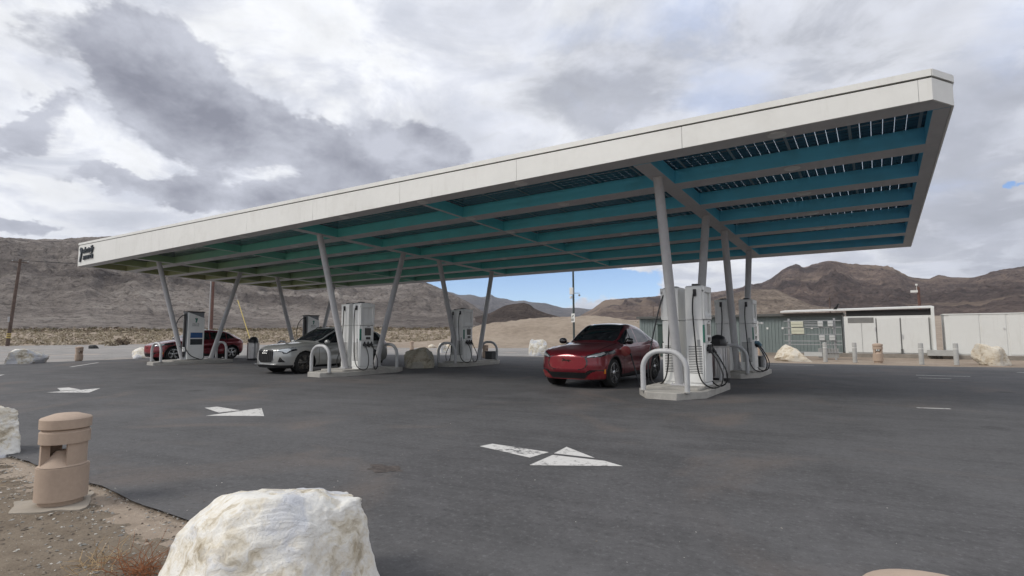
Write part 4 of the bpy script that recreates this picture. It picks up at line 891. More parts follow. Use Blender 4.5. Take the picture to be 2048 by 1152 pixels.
def rack():
    M_pipe = mat('galvanised strut', (.40, .405, .41), .4, .4, var=.08); M_pan = mat('cream electrical box', (.58, .575, .45), .5, var=.04); M_gbx = mat('pale electrical box', (.52, .53, .52), .5)
    y = 33.4; t = thing('electrical_rack', 'open strut rack carrying cream electrical boxes and conduits in front of the sheds', 'electrical rack', (-2.7, y, 0))
    zt = lambda py: 2.05-(py-465)*.00485
    for x in (-4.05, -1.86): MB().box((x, y, 1.08), (.10, .10, 2.25)).build('post', M_pipe, t, True)
    for z in (2.07, 1.71, 1.33, .97, .78, .36): MB().box((-2.92, y-.07, z), (2.75, .045, .045)).build('rail', M_pipe, t, True)
    for x, z, w, h in ((-3.62, 1.89, .60, .31), (-3.60, 1.52, .62, .33), (-2.50, 1.90, .24, .28), (-2.03, 1.90, .24, .28), (-2.45, 1.15, .26, .27), (-1.98, 1.15, .26, .27)):
        bx = MB().box((x, y-.15, z), (w, .14, h)).build('electrical_box', M_pan if w > .4 else M_gbx, t, True, bevel=.01)
        MB().box((x, y-.223, z), (w*.9, .006, .012)).build('cover_seam', M_seam, bx, True)
    for z, s in ((1.96, 0), (1.87, 1), (1.80, 2)): MB().tube([(-3.3, y-.12, z), (-2.85, y-.12, z), (-2.6+.02*s, y-.12, z-.0), (-2.52+.02*s, y-.12, z-.08)], .014, 8).build('conduit', M_pipe, t, True)
    for i in range(6):
        MB().tube([(-2.58+i*.13, y-.12, 1.74), (-2.58+i*.13+.01, y-.11, 1.45), (-2.58+i*.13, y-.12, 1.28)], .014, 6).build('conduit', M_pipe, t, True)
        MB().tube([(-2.54+i*.13, y-.12, 1.0), (-2.53+i*.13, y-.1, .6), (-2.5+i*.13, y-.12, .3)], .014, 6).build('conduit', M_pipe, t, True)
    MB().box((-2.2, y+.1, .32), (.95, .3, .5)).build('floor_cabinet', M_vent, t, True, bevel=.01)
    f = MB(); f.box((-2.9, y-.3, .26), (.85, .04, .22)); f.build('louvred_cover', M_gbx, t, True)
rack()
t = thing('standpipe', 'pale upright pipe with a crossbar in front of the green shed', 'standpipe', (-5.62, 33.2, 0))
MB().tube([(0, 0, -.02), (0, 0, 2.1)], .05, 12).build('riser', M_hoop, t); b = MB(); b.tube([(-.75, 0, 1.98), (.3, 0, 1.98)], .028, 8); b.box((.22, 0, 1.98), (.08, .08, .12)); b.build('crossbar', M_hoop, t)
MB().tube([(0, 0, 0), (0, 0, .75)], .075, 12).build('sleeve', M_rust if 'M_rust' in globals() else M_tan, t)

# raven on the shed roof edge
def raven():
    bm_ = bmesh.new()
    J = [((0, 0, .17), .055), ((.05, 0, .21), .068), ((.10, 0, .27), .055), ((.125, 0, .33), .040), ((.15, 0, .365), .040), ((.185, 0, .365), .022), ((.235, 0, .355), .006),
         ((-.08, 0, .12), .040), ((-.16, 0, .05), .026), ((-.22, 0, -.01), .016)]
    E_ = [(0, 1), (1, 2), (2, 3), (3, 4), (4, 5), (5, 6), (0, 7), (7, 8), (8, 9)]
    for s in (-1, 1):
        k = len(J); J += [((.01, s*.035, .10), .022), ((.02, s*.04, .04), .009), ((.02, s*.042, .005), .009), ((.06, s*.05, .0), .006)]; E_ += [(0, k), (k, k+1), (k+1, k+2), (k+2, k+3)]
    me = bpy.data.meshes.new('raven'); me.from_pydata([j[0] for j in J], E_, [])
    o = bpy.data.objects.new('raven', me); C.objects.link(o); md = o.modifiers.new('skin', 'SKIN'); o.modifiers.new('sub', 'SUBSURF').levels = 2; o.modifiers['sub'].render_levels = 2
    lay = me.skin_vertices[0].data if me.skin_vertices else None
    if lay is None:
        bm_ = bmesh.new(); bm_.from_mesh(me); bm_.verts.layers.skin.verify(); bm_.to_mesh(me); bm_.free(); lay = me.skin_vertices[0].data
    for i, (p, r_) in enumerate(J): lay[i].radius = (r_, r_)
    lay[0].use_root = True
    md2 = bpy.data.meshes.new_from_object(o.evaluated_get(bpy.context.evaluated_depsgraph_get())); bpy.data.objects.remove(o)
    md2.name = 'raven'; o = link_mesh('raven', md2, mat('black feathers', (.010, .010, .012), .45), None, None, 180)
    o.location = (-1.96, 37.56, 2.735); o.rotation_euler = (0, 0, R(-35)); o.scale = (1.12, 1.12, 1.12)
    tag(o, 'black raven perched on the roof edge where green and white sheds meet', 'bird')
raven()

# ================================================================== POLES
M_wood = mat('weathered pole timber', (.105, .075, .062), .9, var=.3, vscale=2.)
M_woodr = mat('reddish pole timber', (.125, .068, .055), .9, var=.25, vscale=2.)
M_galv = mat('dull galvanised metal', (.42, .42, .42), .5, .2)
M_yel = mat('yellow guy guard', (.55, .42, .12), .5)
M_dgr = mat('dark green pole paint', (.045, .060, .058), .5)
def pole(x, y, h, lean, label, r=.15, m_=None, cross=True, extra=None):
    z = float(ground_z(np.array(x), np.array(y)))-.05; t = thing('utility_pole', label, 'utility pole', (x, y, z), 0, 'timber utility poles')
    MB().tube([(0, 0, -.2), (lean[0], lean[1], h)], [r, r*.72], 14).build('shaft', m_ or M_wood, t)
    if cross:
        c_ = MB().box((lean[0], lean[1], h-.45), (.12, 1.8, .12)).build('crossarm', M_wood, t)
        for k in (-.8, 0., .8): MB().lathe([(.05, 0), (.06, .08), (.03, .18), (0, .2)], 8, (lean[0], lean[1]+k, h-.39)).build('insulator', M_galv, c_)
    return t
# positions on the plain come from the sight lines of their feet
p1 = pole(-96.0, 20.6, 11.8, (.45, .55), 'dark leaning utility pole at the far left edge with yellow bands', .22)
b = MB()
for z in (1.1, 1.35, 1.6): b.lathe([(.235, z), (.235, z+.12)], 14, (.045*z/1.1, .055*z/1.1, 0))
b.build('marker_band', M_yel, p1); MB().box((.18, .05, 3.6), (.1, .5, .7)).build('number_plate', M_galv, p1)
p2 = pole(-72.0, 35.2, 11.5, (0, 0), 'reddish utility pole with a pale conduit standing behind the far red car', .2, M_woodr)
MB().tube([(-.2, -.2, 0), (-.2, -.2, 11)], .09, 8).build('riser_conduit', M_galv, p2)
t = thing('guy_wire', 'slanted yellow guy wire guard behind the litter bin by the far red car', 'guy wire', (-57.0, 32.4, 0))
MB().tube([(0, 0, 0), (-3.9, .2, 5.4)], .045, 8).build('guard', M_yel, t); MB().tube([(-3.9, .2, 5.4), (-7.9, .4, 11.0)], .012, 6).build('wire', M_galv, t)
# overhead wires between the two poles
t = thing('overhead_wire', 'thin overhead wires strung from the leaning pole at the far left', 'overhead wire', (-96, 20.6, 0))
for k in (-.8, .0, .8):
    A = Vector((.45, .55+k, 11.6)); B = Vector((24.0, 14.6+k, 11.3)); P = [A.lerp(B, u)-Vector((0, 0, 1.1*4*u*(1-u)*.5)) for u in np.linspace(0, 1, 14)]
    MB().tube(P, .018, 5).build('conductor', M_blk, t)
for k in (-.8, .8):
    A = Vector((.45, .55+k, 11.6)); B = Vector((-30, -25+k, 13.4)); MB().tube([A.lerp(B, u)-Vector((0, 0, 2.*u*(1-u))) for u in np.linspace(0, 1, 10)], .018, 5).build('conductor', M_blk, t)
def far_pole(az, dist, h, label, r=.25, m_=None, arm=True):
    x, y = dist*math.sin(R(az)), dist*math.cos(R(az)); t = pole(x, y, h, (0, 0), label, r, m_, arm); return t
far_pole(-18.9, 230, 8.6, 'thin far pole on the plain, right one of the pair left of the charger', .2)
far_pole(-19.5, 250, 9.6, 'thin far pole on the plain, left one of the pair left of the charger', .2)
far_pole(-3.45, 190, 10.4, 'dark far pole with a crossarm rising behind the raven', .22)
pm = far_pole(3.15, 150, 10.6, 'reddish pole carrying a white unit behind the white building', .35, M_woodr, False)
b = MB(); b.box((-.8, -.3, 9.6), (1.3, .6, .5)); b.box((-.3, -.2, 11.1), (.4, .4, .35)); b.box((-.3, -.2, 10.5), (.08, .08, 1.2)); b.build('white_unit', M_shw, pm)
def lamp_mast():
    x, y = -23.3, 44.2; z = float(ground_z(np.array(x), np.array(y)))
    t = thing('camera_mast', 'dark green mast with white camera boxes and a small white sign', 'camera mast', (x, y, z)); t.scale = (.8, .8, .8)
    MB().tube([(0, 0, -.2), (0, 0, 9.2)], [.125, .11], 12).build('mast', M_dgr, t)
    b = MB(); b.box((-.15, -.15, 6.75), (.42, .3, .8)); b.build('equipment_box', M_shw, t, bevel=.02)
    b = MB(); b.lathe([(.0, -.2), (.14, -.16), (.16, 0), (.13, .12), (0, .14)], 12, (-.22, -.2, 6.05)); b.build('camera_dome', M_shw, t)
    b = MB(); b.tube([(0, 0, 6.5), (.65, .3, 6.5)], .03, 6); b.lathe([(.0, -.18), (.11, -.14), (.13, 0), (.0, .1)], 10, (.62, .28, 6.3)); b.build('camera_arm', M_vent, t)
    sg = MB().box((-.0, -.16, 3.60), (.72, .03, 1.02), rz=R(-30)).build('sign_plate', M_shw, t)
    s = MB(); 
    M3 = Matrix.Rotation(R(-30), 4, 'Z')
    for poly in ([(-.20, 3.67), (-.08, 3.67), (.18, 3.85), (.10, 3.87)], [(.05, 3.91), (.24, 3.93), (.20, 3.77)]):
        s.prism(poly, -.185, -.178, lambda a, zz, d: tuple(Vector((0, 0, 0))+M3 @ Vector((a, d+.0, zz))))
    for zz in (3.47, 3.37, 3.27): s.prism([(-.26, zz), (.26, zz), (.26, zz+.04), (-.26, zz+.04)], -.185, -.178, lambda a, z2, d: tuple(M3 @ Vector((a, d, z2))))
    s.build('sign_marking', M_bkp, sg, smooth=None)
lamp_mast()

# individual bushes that stand out from the scrub, and dry weeds by the foreground boulder
def bush(x, y, s, label, m_, seed, n=90):
    g = np.random.default_rng(seed); z = float(ground_z(np.array(x), np.array(y)))-.03; d = g.normal(0, 1, (n, 3)); d[:, 2] = np.abs(d[:, 2]); d /= np.linalg.norm(d, axis=1, keepdims=True)
    c_ = d*np.array([.75, .75, .6])*s*g.uniform(.35, 1, (n, 1)); u = g.normal(0, 1, (n, 3)); u /= np.linalg.norm(u, axis=1, keepdims=True); w_ = np.cross(d, u); hs = s*g.uniform(.07, .16, (n, 1))
    V = np.stack([c_-u*hs, c_+w_*hs*.7, c_+u*hs, c_-w_*hs*.7], 1).reshape(-1, 3)
    t = thing('desert_bush', label, 'bush', (x, y, z), 0, 'single bushes along the road edge')
    np_mesh('foliage', V, np.arange(n*4).reshape(-1, 4), m_, t, None)
    st = MB()
    for k in range(6): a = k*1.05; st.tube([(0, 0, -.05), (s*.5*math.cos(a), s*.5*math.sin(a), s*.45)], [s*.03, s*.012], 5)
    st.build('stem', M_wood, t)
bush(-89.5, 31.5, 2.0, 'dark brown bush behind the small tan bollard light', M_olive[1], 1)
bush(-98.5, 17.4, 1.9, 'dark bush at the foot of the leaning utility pole', M_olive[0], 2)
bush(-87.0, 37.5, 1.7, 'brown bush left of the far red car bonnet', M_olive[1], 3)
bush(-83.0, 28.0, 1.4, 'pale straw bush at the road edge above the far small bollard', M_straw[0], 4)
def weeds(x, y, label, m_, seed, n=46, s=.22):
    g = random.Random(seed); b = MB()
    for k in range(n):
        a = g.uniform(0, 6.28); l = s*g.uniform(.4, 1.); p = Vector((g.gauss(0, .09), g.gauss(0, .05), 0)); P = [p]
        dv = Vector((math.cos(a), math.sin(a), g.uniform(.25, 1.2))).normalized()
        for q in range(4): dv = (dv+Vector((g.gauss(0, .4), g.gauss(0, .4), g.gauss(-.1, .3)))).normalized(); P.append(P[-1]+dv*l/4)
        b.tube(P, [.0022, .002, .0016, .0012, .0008], 4, caps=False)
    o = b.build('dry_weed', m_, None, smooth=None); o.location = (x, y, -.03); tag(o, label, 'weed', 'dry weeds in the foreground dirt')
M_w1 = mat('russet dry stalks', (.26, .105, .045), .9, var=.3, vscale=20); M_w2 = mat('straw stalks', (.42, .30, .17), .9, var=.3, vscale=20)
weeds(-3.72, 1.47, 'russet dry weed tuft just left of the biggest white boulder', M_w1, 1, 120, .30)
weeds(-4.02, 1.36, 'straw coloured twig tuft left of the russet weed', M_w2, 2, 70, .28)
weeds(-6.6, 1.32, 'sparse straw weed lying by the left edge near the bollard footing', M_w2, 3, 26, .24)

# ================================================================== CARS
def m_carpaint(name, col, metal, rough, col2=None):
    m_ = bpy.data.materials.new(name); m_.use_nodes = True; t = NT(m_.node_tree); p = t.n['Principled BSDF']
    pos = t.node('ShaderNodeTexCoord').outputs['Object']; z = t.sep(pos)[2]
    dust = t.m('MULTIPLY', t.ss(t.m('ADD', t.noise(pos, 5, 5, .65), t.m('MULTIPLY', z, -.35)), .30, .62), .22)
    t.put(p.inputs['Base Color'], t.mix(dust, col, (.30, .24, .18))); p.inputs['Metallic'].default_value = metal
    t.put(p.inputs['Roughness'], t.m('ADD', rough, t.m('MULTIPLY', dust, .6))); p.inputs['Coat Weight'].default_value = 1; p.inputs['Coat Roughness'].default_value = .03
    return m_
M_red = m_carpaint('red metallic paint', (.18, .008, .018), .5, .30)
M_redl = m_carpaint('bright red moulding', (.225, .012, .020), .15, .45); M_redl.node_tree.nodes['Principled BSDF'].inputs['Coat Weight'].default_value = .12
M_gry = m_carpaint('silver grey paint', (.34, .345, .335), .35, .32)
M_gls = mat('car glass', (.010, .012, .014), .03, spec=.6); M_pgb = mat('gloss black', (.006, .006, .007), .06, coat=1)
M_clad = mat('black cladding', (.016, .016, .017), .55); M_tyre = mat('tyre rubber', (.014, .014, .014), .8); M_seamc = mat('shut line', (.004, .004, .004), .9)
M_lamp_ = mat('headlamp lens', (.50, .53, .55), .08, .55); M_lampd = mat('headlamp housing', (.02, .022, .025), .15); M_amb = mat('amber reflector', (.75, .25, .02), .2); M_tail = mat('tail lamp red', (.25, .005, .008), .12)
M_mesh = mat('grille mesh', (.010, .010, .011), .5); M_chr = mat('bright chrome', (.75, .75, .75), .12, 1.)

def car_surface(S):
    """dense lofted shell: returns grid of points with their (x, v) parameters; x forward, y left"""
    L = S['L']/2; f = {k: curve(v) for k, v in S['curves'].items()}
    xs0, xs1 = S['nose'], S['tail']; nf, nr_ = S['nose_n'], S['tail_n']
    tn = np.linspace(0, math.pi/2, 74); tt = np.linspace(0, math.pi/2, 60)
    X = np.concatenate([(-L+0) + 0*tt[:0], xs1-(L+xs1)*np.sin(tt[::-1])**(2/nr_), np.linspace(xs1, xs0, 250)[1:-1], xs0+(L-xs0)*np.sin(tn)**(2/nf)])
    W = np.concatenate([np.cos(tt[::-1])**(2/nr_), np.ones(248), np.cos(tn)**(2/nf)]); nb = np.concatenate([np.sin(tt[::-1])**1.5*-1, np.zeros(248), np.sin(tn)**1.5])
    zb, zt, zl, ysh = f['zb'](X), f['zt'](X), f['belt'](X), f['ysh'](X)
    cab = sstep(zt-zl, .10, .34); yr = f['yroof'](X); ym = f['ymax'](X); zm = f['zmid'](X)
    mx = lambda a, b: a*(1-cab)+b*cab
    K = [(ym-.13, zb), (ym-.035, zb+.06), (ym, zm), (ym-.022, zl-.16), (ysh, zl-.015), (ysh-mx(.10, .045), mx(zl+.35*(zt-zl), zl+.03)),
         (mx(ysh*.66, yr), mx(zl+.80*(zt-zl), zt-.085)), (mx(ysh*.34, yr*.62), mx(zl+.955*(zt-zl), zt-.018)), (0*X, zt)]
    ky = np.stack([k[0]*np.ones_like(X) for k in K], 1); kz = np.stack([k[1] for k in K], 1)
    # spline across: Catmull-Rom on the nine key points
    spans = [4, 12, 12, 8, 6, 18, 12, 10]
    V = np.concatenate([np.arange(n)/n+i for i, n in enumerate(spans)]+[[8.]])
    i = np.clip(np.floor(V).astype(int), 0, 7); u = V-i
    def cr(a):
        e = np.concatenate([2*a[:, :1]-a[:, 1:2], a, np.stack([a[:, 7]], 1) if a is kz else -a[:, 7:8]], 1)
        p0, p1, p2, p3 = e[:, i], e[:, i+1], e[:, i+2], e[:, i+3]
        T = .5
        return p1+T*u*(p2-p0)+u*u*(T*2*p0-(3-T)*p1+(3-2*T)*p2-T*p3)+u**3*(-T*p0+(2-T)*p1+(T-2)*p2+T*p3) if False else .5*((2*p1)+(p2-p0)*u+(2*p0-5*p1+4*p2-p3)*u*u+(3*p1-p0-3*p2+p3)*u**3)
    Y, Z = cr(ky)*W[:, None], cr(kz)
    Z = np.minimum(Z, np.maximum(zt, zl)[:, None]+.002)
    XX = np.repeat(X[:, None], len(V), 1)
    # noses lean: bumper tucked low, bonnet edge set back
    zz = Z
    XX = XX - np.where(nb > 0, nb, 0)[:, None]*S['fronttuck'](zz) + np.where(nb < 0, -nb, 0)[:, None]*S['reartuck'](zz)
    if 'sculpt' in S: Y = S['sculpt'](XX, Y, Z, np.repeat(V[None], len(X), 0))
    return XX, Y, Z, np.repeat(V[None], len(X), 0), np.repeat(cab[:, None], len(V), 1)
def build_car(name, label, S, paint, loc, rz):
    t = thing(name, label, 'car', loc, rz, None); t.scale = (1.04, 1.04, 1.04)
    X, Y, Z, V, CB = car_surface(S); nx, nv = X.shape
    P = np.concatenate([np.stack([X, Y, Z], -1).reshape(-1, 3), np.stack([X, -Y, Z], -1).reshape(-1, 3)])
    i = np.arange(nx-1)[:, None]*nv; j = np.arange(nv-1)[None]
    Fl = np.stack([i+j, i+nv+j, i+nv+j+1, i+j+1], -1).reshape(-1, 4); Fr = Fl[:, ::-1]+nx*nv
    F = np.concatenate([Fl, Fr])
    c = P[F].mean(1); v = np.concatenate([V.ravel()[Fl].mean(1)]*2); cb = np.concatenate([CB.ravel()[Fl].mean(1)]*2)
    x, y, z = c.T; ay = np.abs(y); L = S['L']/2
    cls = np.full(len(F), 'body', dtype=object)
    cls[S['cladding'](x, ay, z, v)] = 'cladding'
    top = (v > 6.06) & (cb > .15)
    xc = S['cowl']-.16*(ay/.7)**2; xt = S['header']-.05*(ay/.6)**2; xrh = S['rheader']; xrb = S['rbase']+.06*(ay/.6)**2
    cls[top & (x < xc) & (x > xt)] = 'windscreen'
    cls[(v > 6.25) & (x <= xt) & (x >= xrh)] = 'roof_panel'
    cls[top & (x < xrh-.03) & (x > xrb)] = 'rear_window'
    sw = S['side_window'](x, z, v, cb)
    cls[sw] = 'side_window'
    for nm, fn in S['front']:
        cls[fn(x, ay, z, y, v)] = nm
    for xx, v0, v1 in S['seams']: cls[(np.abs(x-xx-.02*(z-.6)) < .0075) & (v > v0) & (v < v1) & ((cls == 'body') | (cls == 'cladding'))] = 'shut_line'
    hood = (np.abs(v-5.45) < .05) & (x > S['cowl']-.1) & (x < L-.42) & (cls == 'body'); cls[hood] = 'shut_line'
    for xw in S['axles']:
        dd = np.hypot(x-xw, z-S['wr']); side = (ay > .5)
        cls[side & (dd < S['wr']+.075)] = 'arch_lip'
        cls[side & (dd < S['wr']+.045)] = 'REMOVE'
    mats = dict(body=paint, cladding=M_clad, windscreen=M_gls, roof_panel=S['roof_mat'], rear_window=M_gls, side_window=M_gls, shut_line=M_seamc, arch_lip=S['lip'], front_shield=M_redl, lower_intake=M_mesh, bumper_corner=M_redl, bumper_brow=M_pgb,
                grille=M_mesh, headlight=M_lamp_, headlight_dark=M_lampd, taillight=M_tail, lower_lip=M_clad, side_vent=M_pgb, shield_rim=M_pgb, pillar=M_pgb, valance=paint)
    body_o = None
    order = ['body', 'cladding'] + sorted(set(cls)-{'body', 'cladding', 'REMOVE', 'shut_line'})
    for nm in order:
        k = (cls == nm)
        if nm == 'body': k = k | (cls == 'shut_line')
        if not k.any(): continue
        groups = [k]
        if nm in ('headlight', 'side_window', 'headlight_dark', 'taillight', 'bumper_corner', 'side_vent', 'arch_lip', 'shield_rim', 'bumper_brow'): groups = [k & (y > 0), k & (y <= 0)]
        for kk in groups:
            Fk = F[kk]
            if len(Fk) == 0: continue
            uq, inv = np.unique(Fk, return_inverse=True); nm2 = {'headlight_dark': 'headlight_housing', 'front_shield': 'front_shield'}.get(nm, nm)
            mi = (cls[kk] == 'shut_line').astype(int) if nm == 'body' else None
            o = np_mesh('body_shell' if nm == 'body' else nm2, P[uq], inv.reshape(-1, 4), [mats[nm]]+([M_seamc] if nm == 'body' else []), t, 50, mi)
    # underside, wheel housings
    hw = S['halfw']; ub = MB(); ub.box((0, 0, .26), (S['L']-.7, 2*hw-.34, .12)); ub.box((0, 0, .55), (S['L']-2.1*.9-.6, 2*hw-.5, .6)); 
    for xw in S['axles']:
        for s in (-1, 1):
            n = 28; ro = S['wr']+.05; ub.lathe([(ro, s*(hw-.30)), (ro, s*(hw-.035))], n, (xw, 0, S['wr']), 'Y', a0=R(-20), a1=R(200)); ub.lathe([(.0, s*(hw-.31)), (ro, s*(hw-.30))], n, (xw, 0, S['wr']), 'Y')
    ub.build('underbody', M_clad, t, smooth=60)
    for xw in S['axles']:
        for s in (-1, 1): wheel(t, xw, s, hw, S)
    # mirrors
    for s in (-1, 1):
        mx_, mz = S['mirror']; m_ = MB()
        prof = [(.0, -.105), (.055, -.10), (.085, -.06), (.092, 0), (.085, .06), (.06, .10), (.0, .11)]
        m_.lathe(prof, 16, (mx_, s*(hw+.055), mz+.06), 'Y', sx=.85, sy=.92); o = m_.build('wing_mirror', S['mirror_mat'], t, smooth=70)
        MB().tube([(mx_-.02, s*(hw-.12), mz-.01), (mx_, s*(hw+.02), mz+.02)], .028, 8).build('mirror_arm', M_pgb, o)
        MB().box((mx_-.082, s*(hw+.06), mz+.06), (.006, .15, .11)).build('mirror_glass', M_gls, o)
    return t
def wheel(t, xw, s, hw, S):
    r = S['wr']; w = .235; yo = s*(hw-.03); yc = yo-s*w/2
    root = MB().lathe([(r*.70, -w/2), (r*.90, -w/2), (r*.975, -w/2+.02), (r, -w/2+.05), (r, w/2-.05), (r*.975, w/2-.02), (r*.90, w/2), (r*.70, w/2), (r*.69, w/2-.02)], 48, (xw, yc, r), 'Y').build('wheel', M_tyre, t, smooth=50)
    b = MB(); rr = r*.71
    ring = [(rr, -.02), (rr, .012), (rr-.018, .014), (rr-.022, -.09)]
    b.lathe([(q, s*h) for q, h in ring], 48, (xw, yo-s*.014, r), 'Y')
    n = S['spokes']
    for k in range(n):
        a = 2*math.pi*k/n+.3
        for da, tw in S['spoke_shape']:
            a0, a1 = a+da*.35, a+da
            d0, d1 = Vector((math.cos(a0), 0, math.sin(a0))), Vector((math.cos(a1), 0, math.sin(a1))); c0 = Vector((xw, yo-s*.020, r))
            p0, p1 = c0+d0*.045, c0+d1*(rr-.004); dr = (p1-p0).normalized(); pr = Vector((dr.z, 0, -dr.x)); up_ = Vector((0, s, 0)); bk = Vector((0, -s*.045, 0))
            q = [p0-pr*tw*.7, p0+pr*tw*.7, p1+pr*tw, p1-pr*tw]; b.hexa([v_+bk for v_ in q]+[v_+up_*.004 for v_ in q])
    b.lathe([(.075, -s*.03), (.075, s*.0), (.06, s*.012), (.0, s*.014)], 20, (xw, yo-s*.018, r), 'Y')
    b.build('rim', S['rim_mat'], root, smooth=40)
    MB().lathe([(.0, -s*.075), (rr*.98, -s*.075), (rr*.98, -s*.08)], 32, (xw, yo, r), 'Y').build('wheel_backing', M_seamc, root)
    MB().lathe([(.05, -s*.07), (rr*.78, -s*.07), (rr*.78, -s*.055), (.05, -s*.055)], 32, (xw, yo, r), 'Y').build('brake_disc', M_vent, root)

def poly_in(a, b, poly):
    ins = np.zeros(len(a), bool); n = len(poly)
    for i in range(n):
        (x0, y0), (x1, y1) = poly[i], poly[(i+1) % n]
        c_ = ((y0 > b) != (y1 > b)); 
        with np.errstate(divide='ignore', invalid='ignore'): ins ^= c_ & (a < (x1-x0)*(b-y0)/((y1-y0) if y1 != y0 else 1e-9)+x0)
    return ins

# --- red crossover
def red_sculpt(X, Y, Z, V):
    haunch = np.exp(-((X+1.45)/.62)**2)*np.exp(-((Z-.93)/.16)**2)*.045+np.exp(-((X-1.50)/.55)**2)*np.exp(-((Z-.86)/.14)**2)*.030
    tuck = np.exp(-((X)/.85)**2)*np.exp(-((Z-.60)/.13)**2)*.045
    return Y*(1+(haunch-tuck)/.92)
RED = dict(L=4.71, halfw=.94, wr=.365, axles=(1.49, -1.49), nose=1.62, tail=-1.72, nose_n=2.9, tail_n=3.2,
    fronttuck=lambda z: .10*sstep(z, .76, .98)+.08*sstep(z, .46, .22)+.0, reartuck=lambda z: .16*sstep(z, .92, 1.25)+.12*sstep(z, .6, .25), sculpt=red_sculpt,
    curves=dict(zb=[(-2.4, .36), (-1.9, .26), (-1, .20), (1, .20), (1.9, .21), (2.4, .23)],
        zt=[(-2.36, 1.02), (-2.25, 1.17), (-2.05, 1.26), (-1.8, 1.385), (-1.4, 1.54), (-.9, 1.61), (-.35, 1.645), (.0, 1.62), (.3, 1.51), (.6, 1.34), (.86, 1.17), (.98, 1.12), (1.3, 1.08), (1.7, 1.01), (2.0, .955), (2.2, .91), (2.36, .85)],
        belt=[(-2.36, .93), (-2.1, 1.05), (-1.6, 1.10), (-1., 1.05), (0, 1.025), (.9, 1.02), (1.5, .985), (2.0, .895), (2.36, .79)],
        ysh=[(-2.36, .80), (-1.8, .87), (-1.4, .90), (-.5, .865), (.5, .86), (1.4, .895), (1.9, .875), (2.36, .83)], ymax=[(-2.36, .88), (-1.5, .94), (0, .925), (1.5, .94), (2.36, .90)],
        yroof=[(-2.36, .50), (-1.6, .52), (-.8, .57), (0, .60), (.6, .66), (.9, .74), (1.2, .74), (2.36, .70)], zmid=[(-2.36, .62), (0, .56), (2.36, .52)]),
    cowl=.99, header=.13, rheader=-1.35, rbase=-2.02, roof_mat=M_pgb, lip=M_clad, mirror=(.70, 1.09), mirror_mat=M_pgb, rim_mat=M_silv, spokes=5, spoke_shape=((-.16, .017), (.16, .017)),
    seams=[(.90, 1.2, 5.0), (-.30, 1.2, 5.0), (-1.22, 2.2, 5.0)],
    cladding=lambda x, ay, z, v: (z < .335-.03*np.abs(x)/2) & (np.abs(x) < 1.9) & (v < 3.),
    side_window=lambda x, z, v, cb: (v > 5.10) & (v < 5.86) & (cb > .35) & (x < .80) & (x > -1.72+ .9*(z-1.1)) & (np.abs(x+.36) > .03) & (np.abs(x+1.23+.2*(z-1.2)) > .025),
    front=[('bumper_corner', lambda x, ay, z, y, v: (x > 1.75) & poly_in(ay, z, [(.48, .235), (.52, .30), (.62, .40), (.72, .435), (.85, .43), (.88, .35), (.86, .25), (.7, .235)])),
           ('bumper_brow', lambda x, ay, z, y, v: (x > 1.7) & poly_in(ay, z, [(.50, .42), (.62, .47), (.90, .465), (.90, .435), (.72, .435), (.62, .40), (.52, .33)])),
           ('lower_intake', lambda x, ay, z, y, v: (x > 1.8) & poly_in(ay, z, [(-1, .25), (.44, .25), (.50, .30), (.54, .36), (.50, .405), (-1, .405)])),
           ('shield_rim', lambda x, ay, z, y, v: (x > 1.8) & poly_in(ay, z, [(-1, .475), (.40, .475), (.50, .52), (.55, .60), (.55, .70), (.50, .775), (.40, .81), (-1, .81)]) & (ay > .30)),
           ('front_shield', lambda x, ay, z, y, v: (x > 1.8) & poly_in(ay, z, [(-1, .485), (.39, .485), (.48, .53), (.515, .61), (.515, .68), (.47, .765), (.38, .80), (-1, .80)])),
           ('headlight_dark', lambda x, ay, z, y, v: (x > 1.5) & poly_in(ay, z, [(.47, .765), (.52, .82), (.80, .905), (.96, .94), (.96, .85), (.78, .775), (.6, .755)])),
           ('headlight', lambda x, ay, z, y, v: (x > 1.5) & poly_in(ay, z, [(.52, .782), (.60, .82), (.84, .895), (.88, .85), (.74, .80), (.6, .77)])),
           ('taillight', lambda x, ay, z, y, v: (x < -1.95) & (z > .93) & (z < 1.06) & (ay > .34) & (np.mod(ay-.34, .15) < .11)),
           ('lower_lip', lambda x, ay, z, y, v: (np.abs(x) > 1.9) & (z < (.225+.17*(x < 0))))])
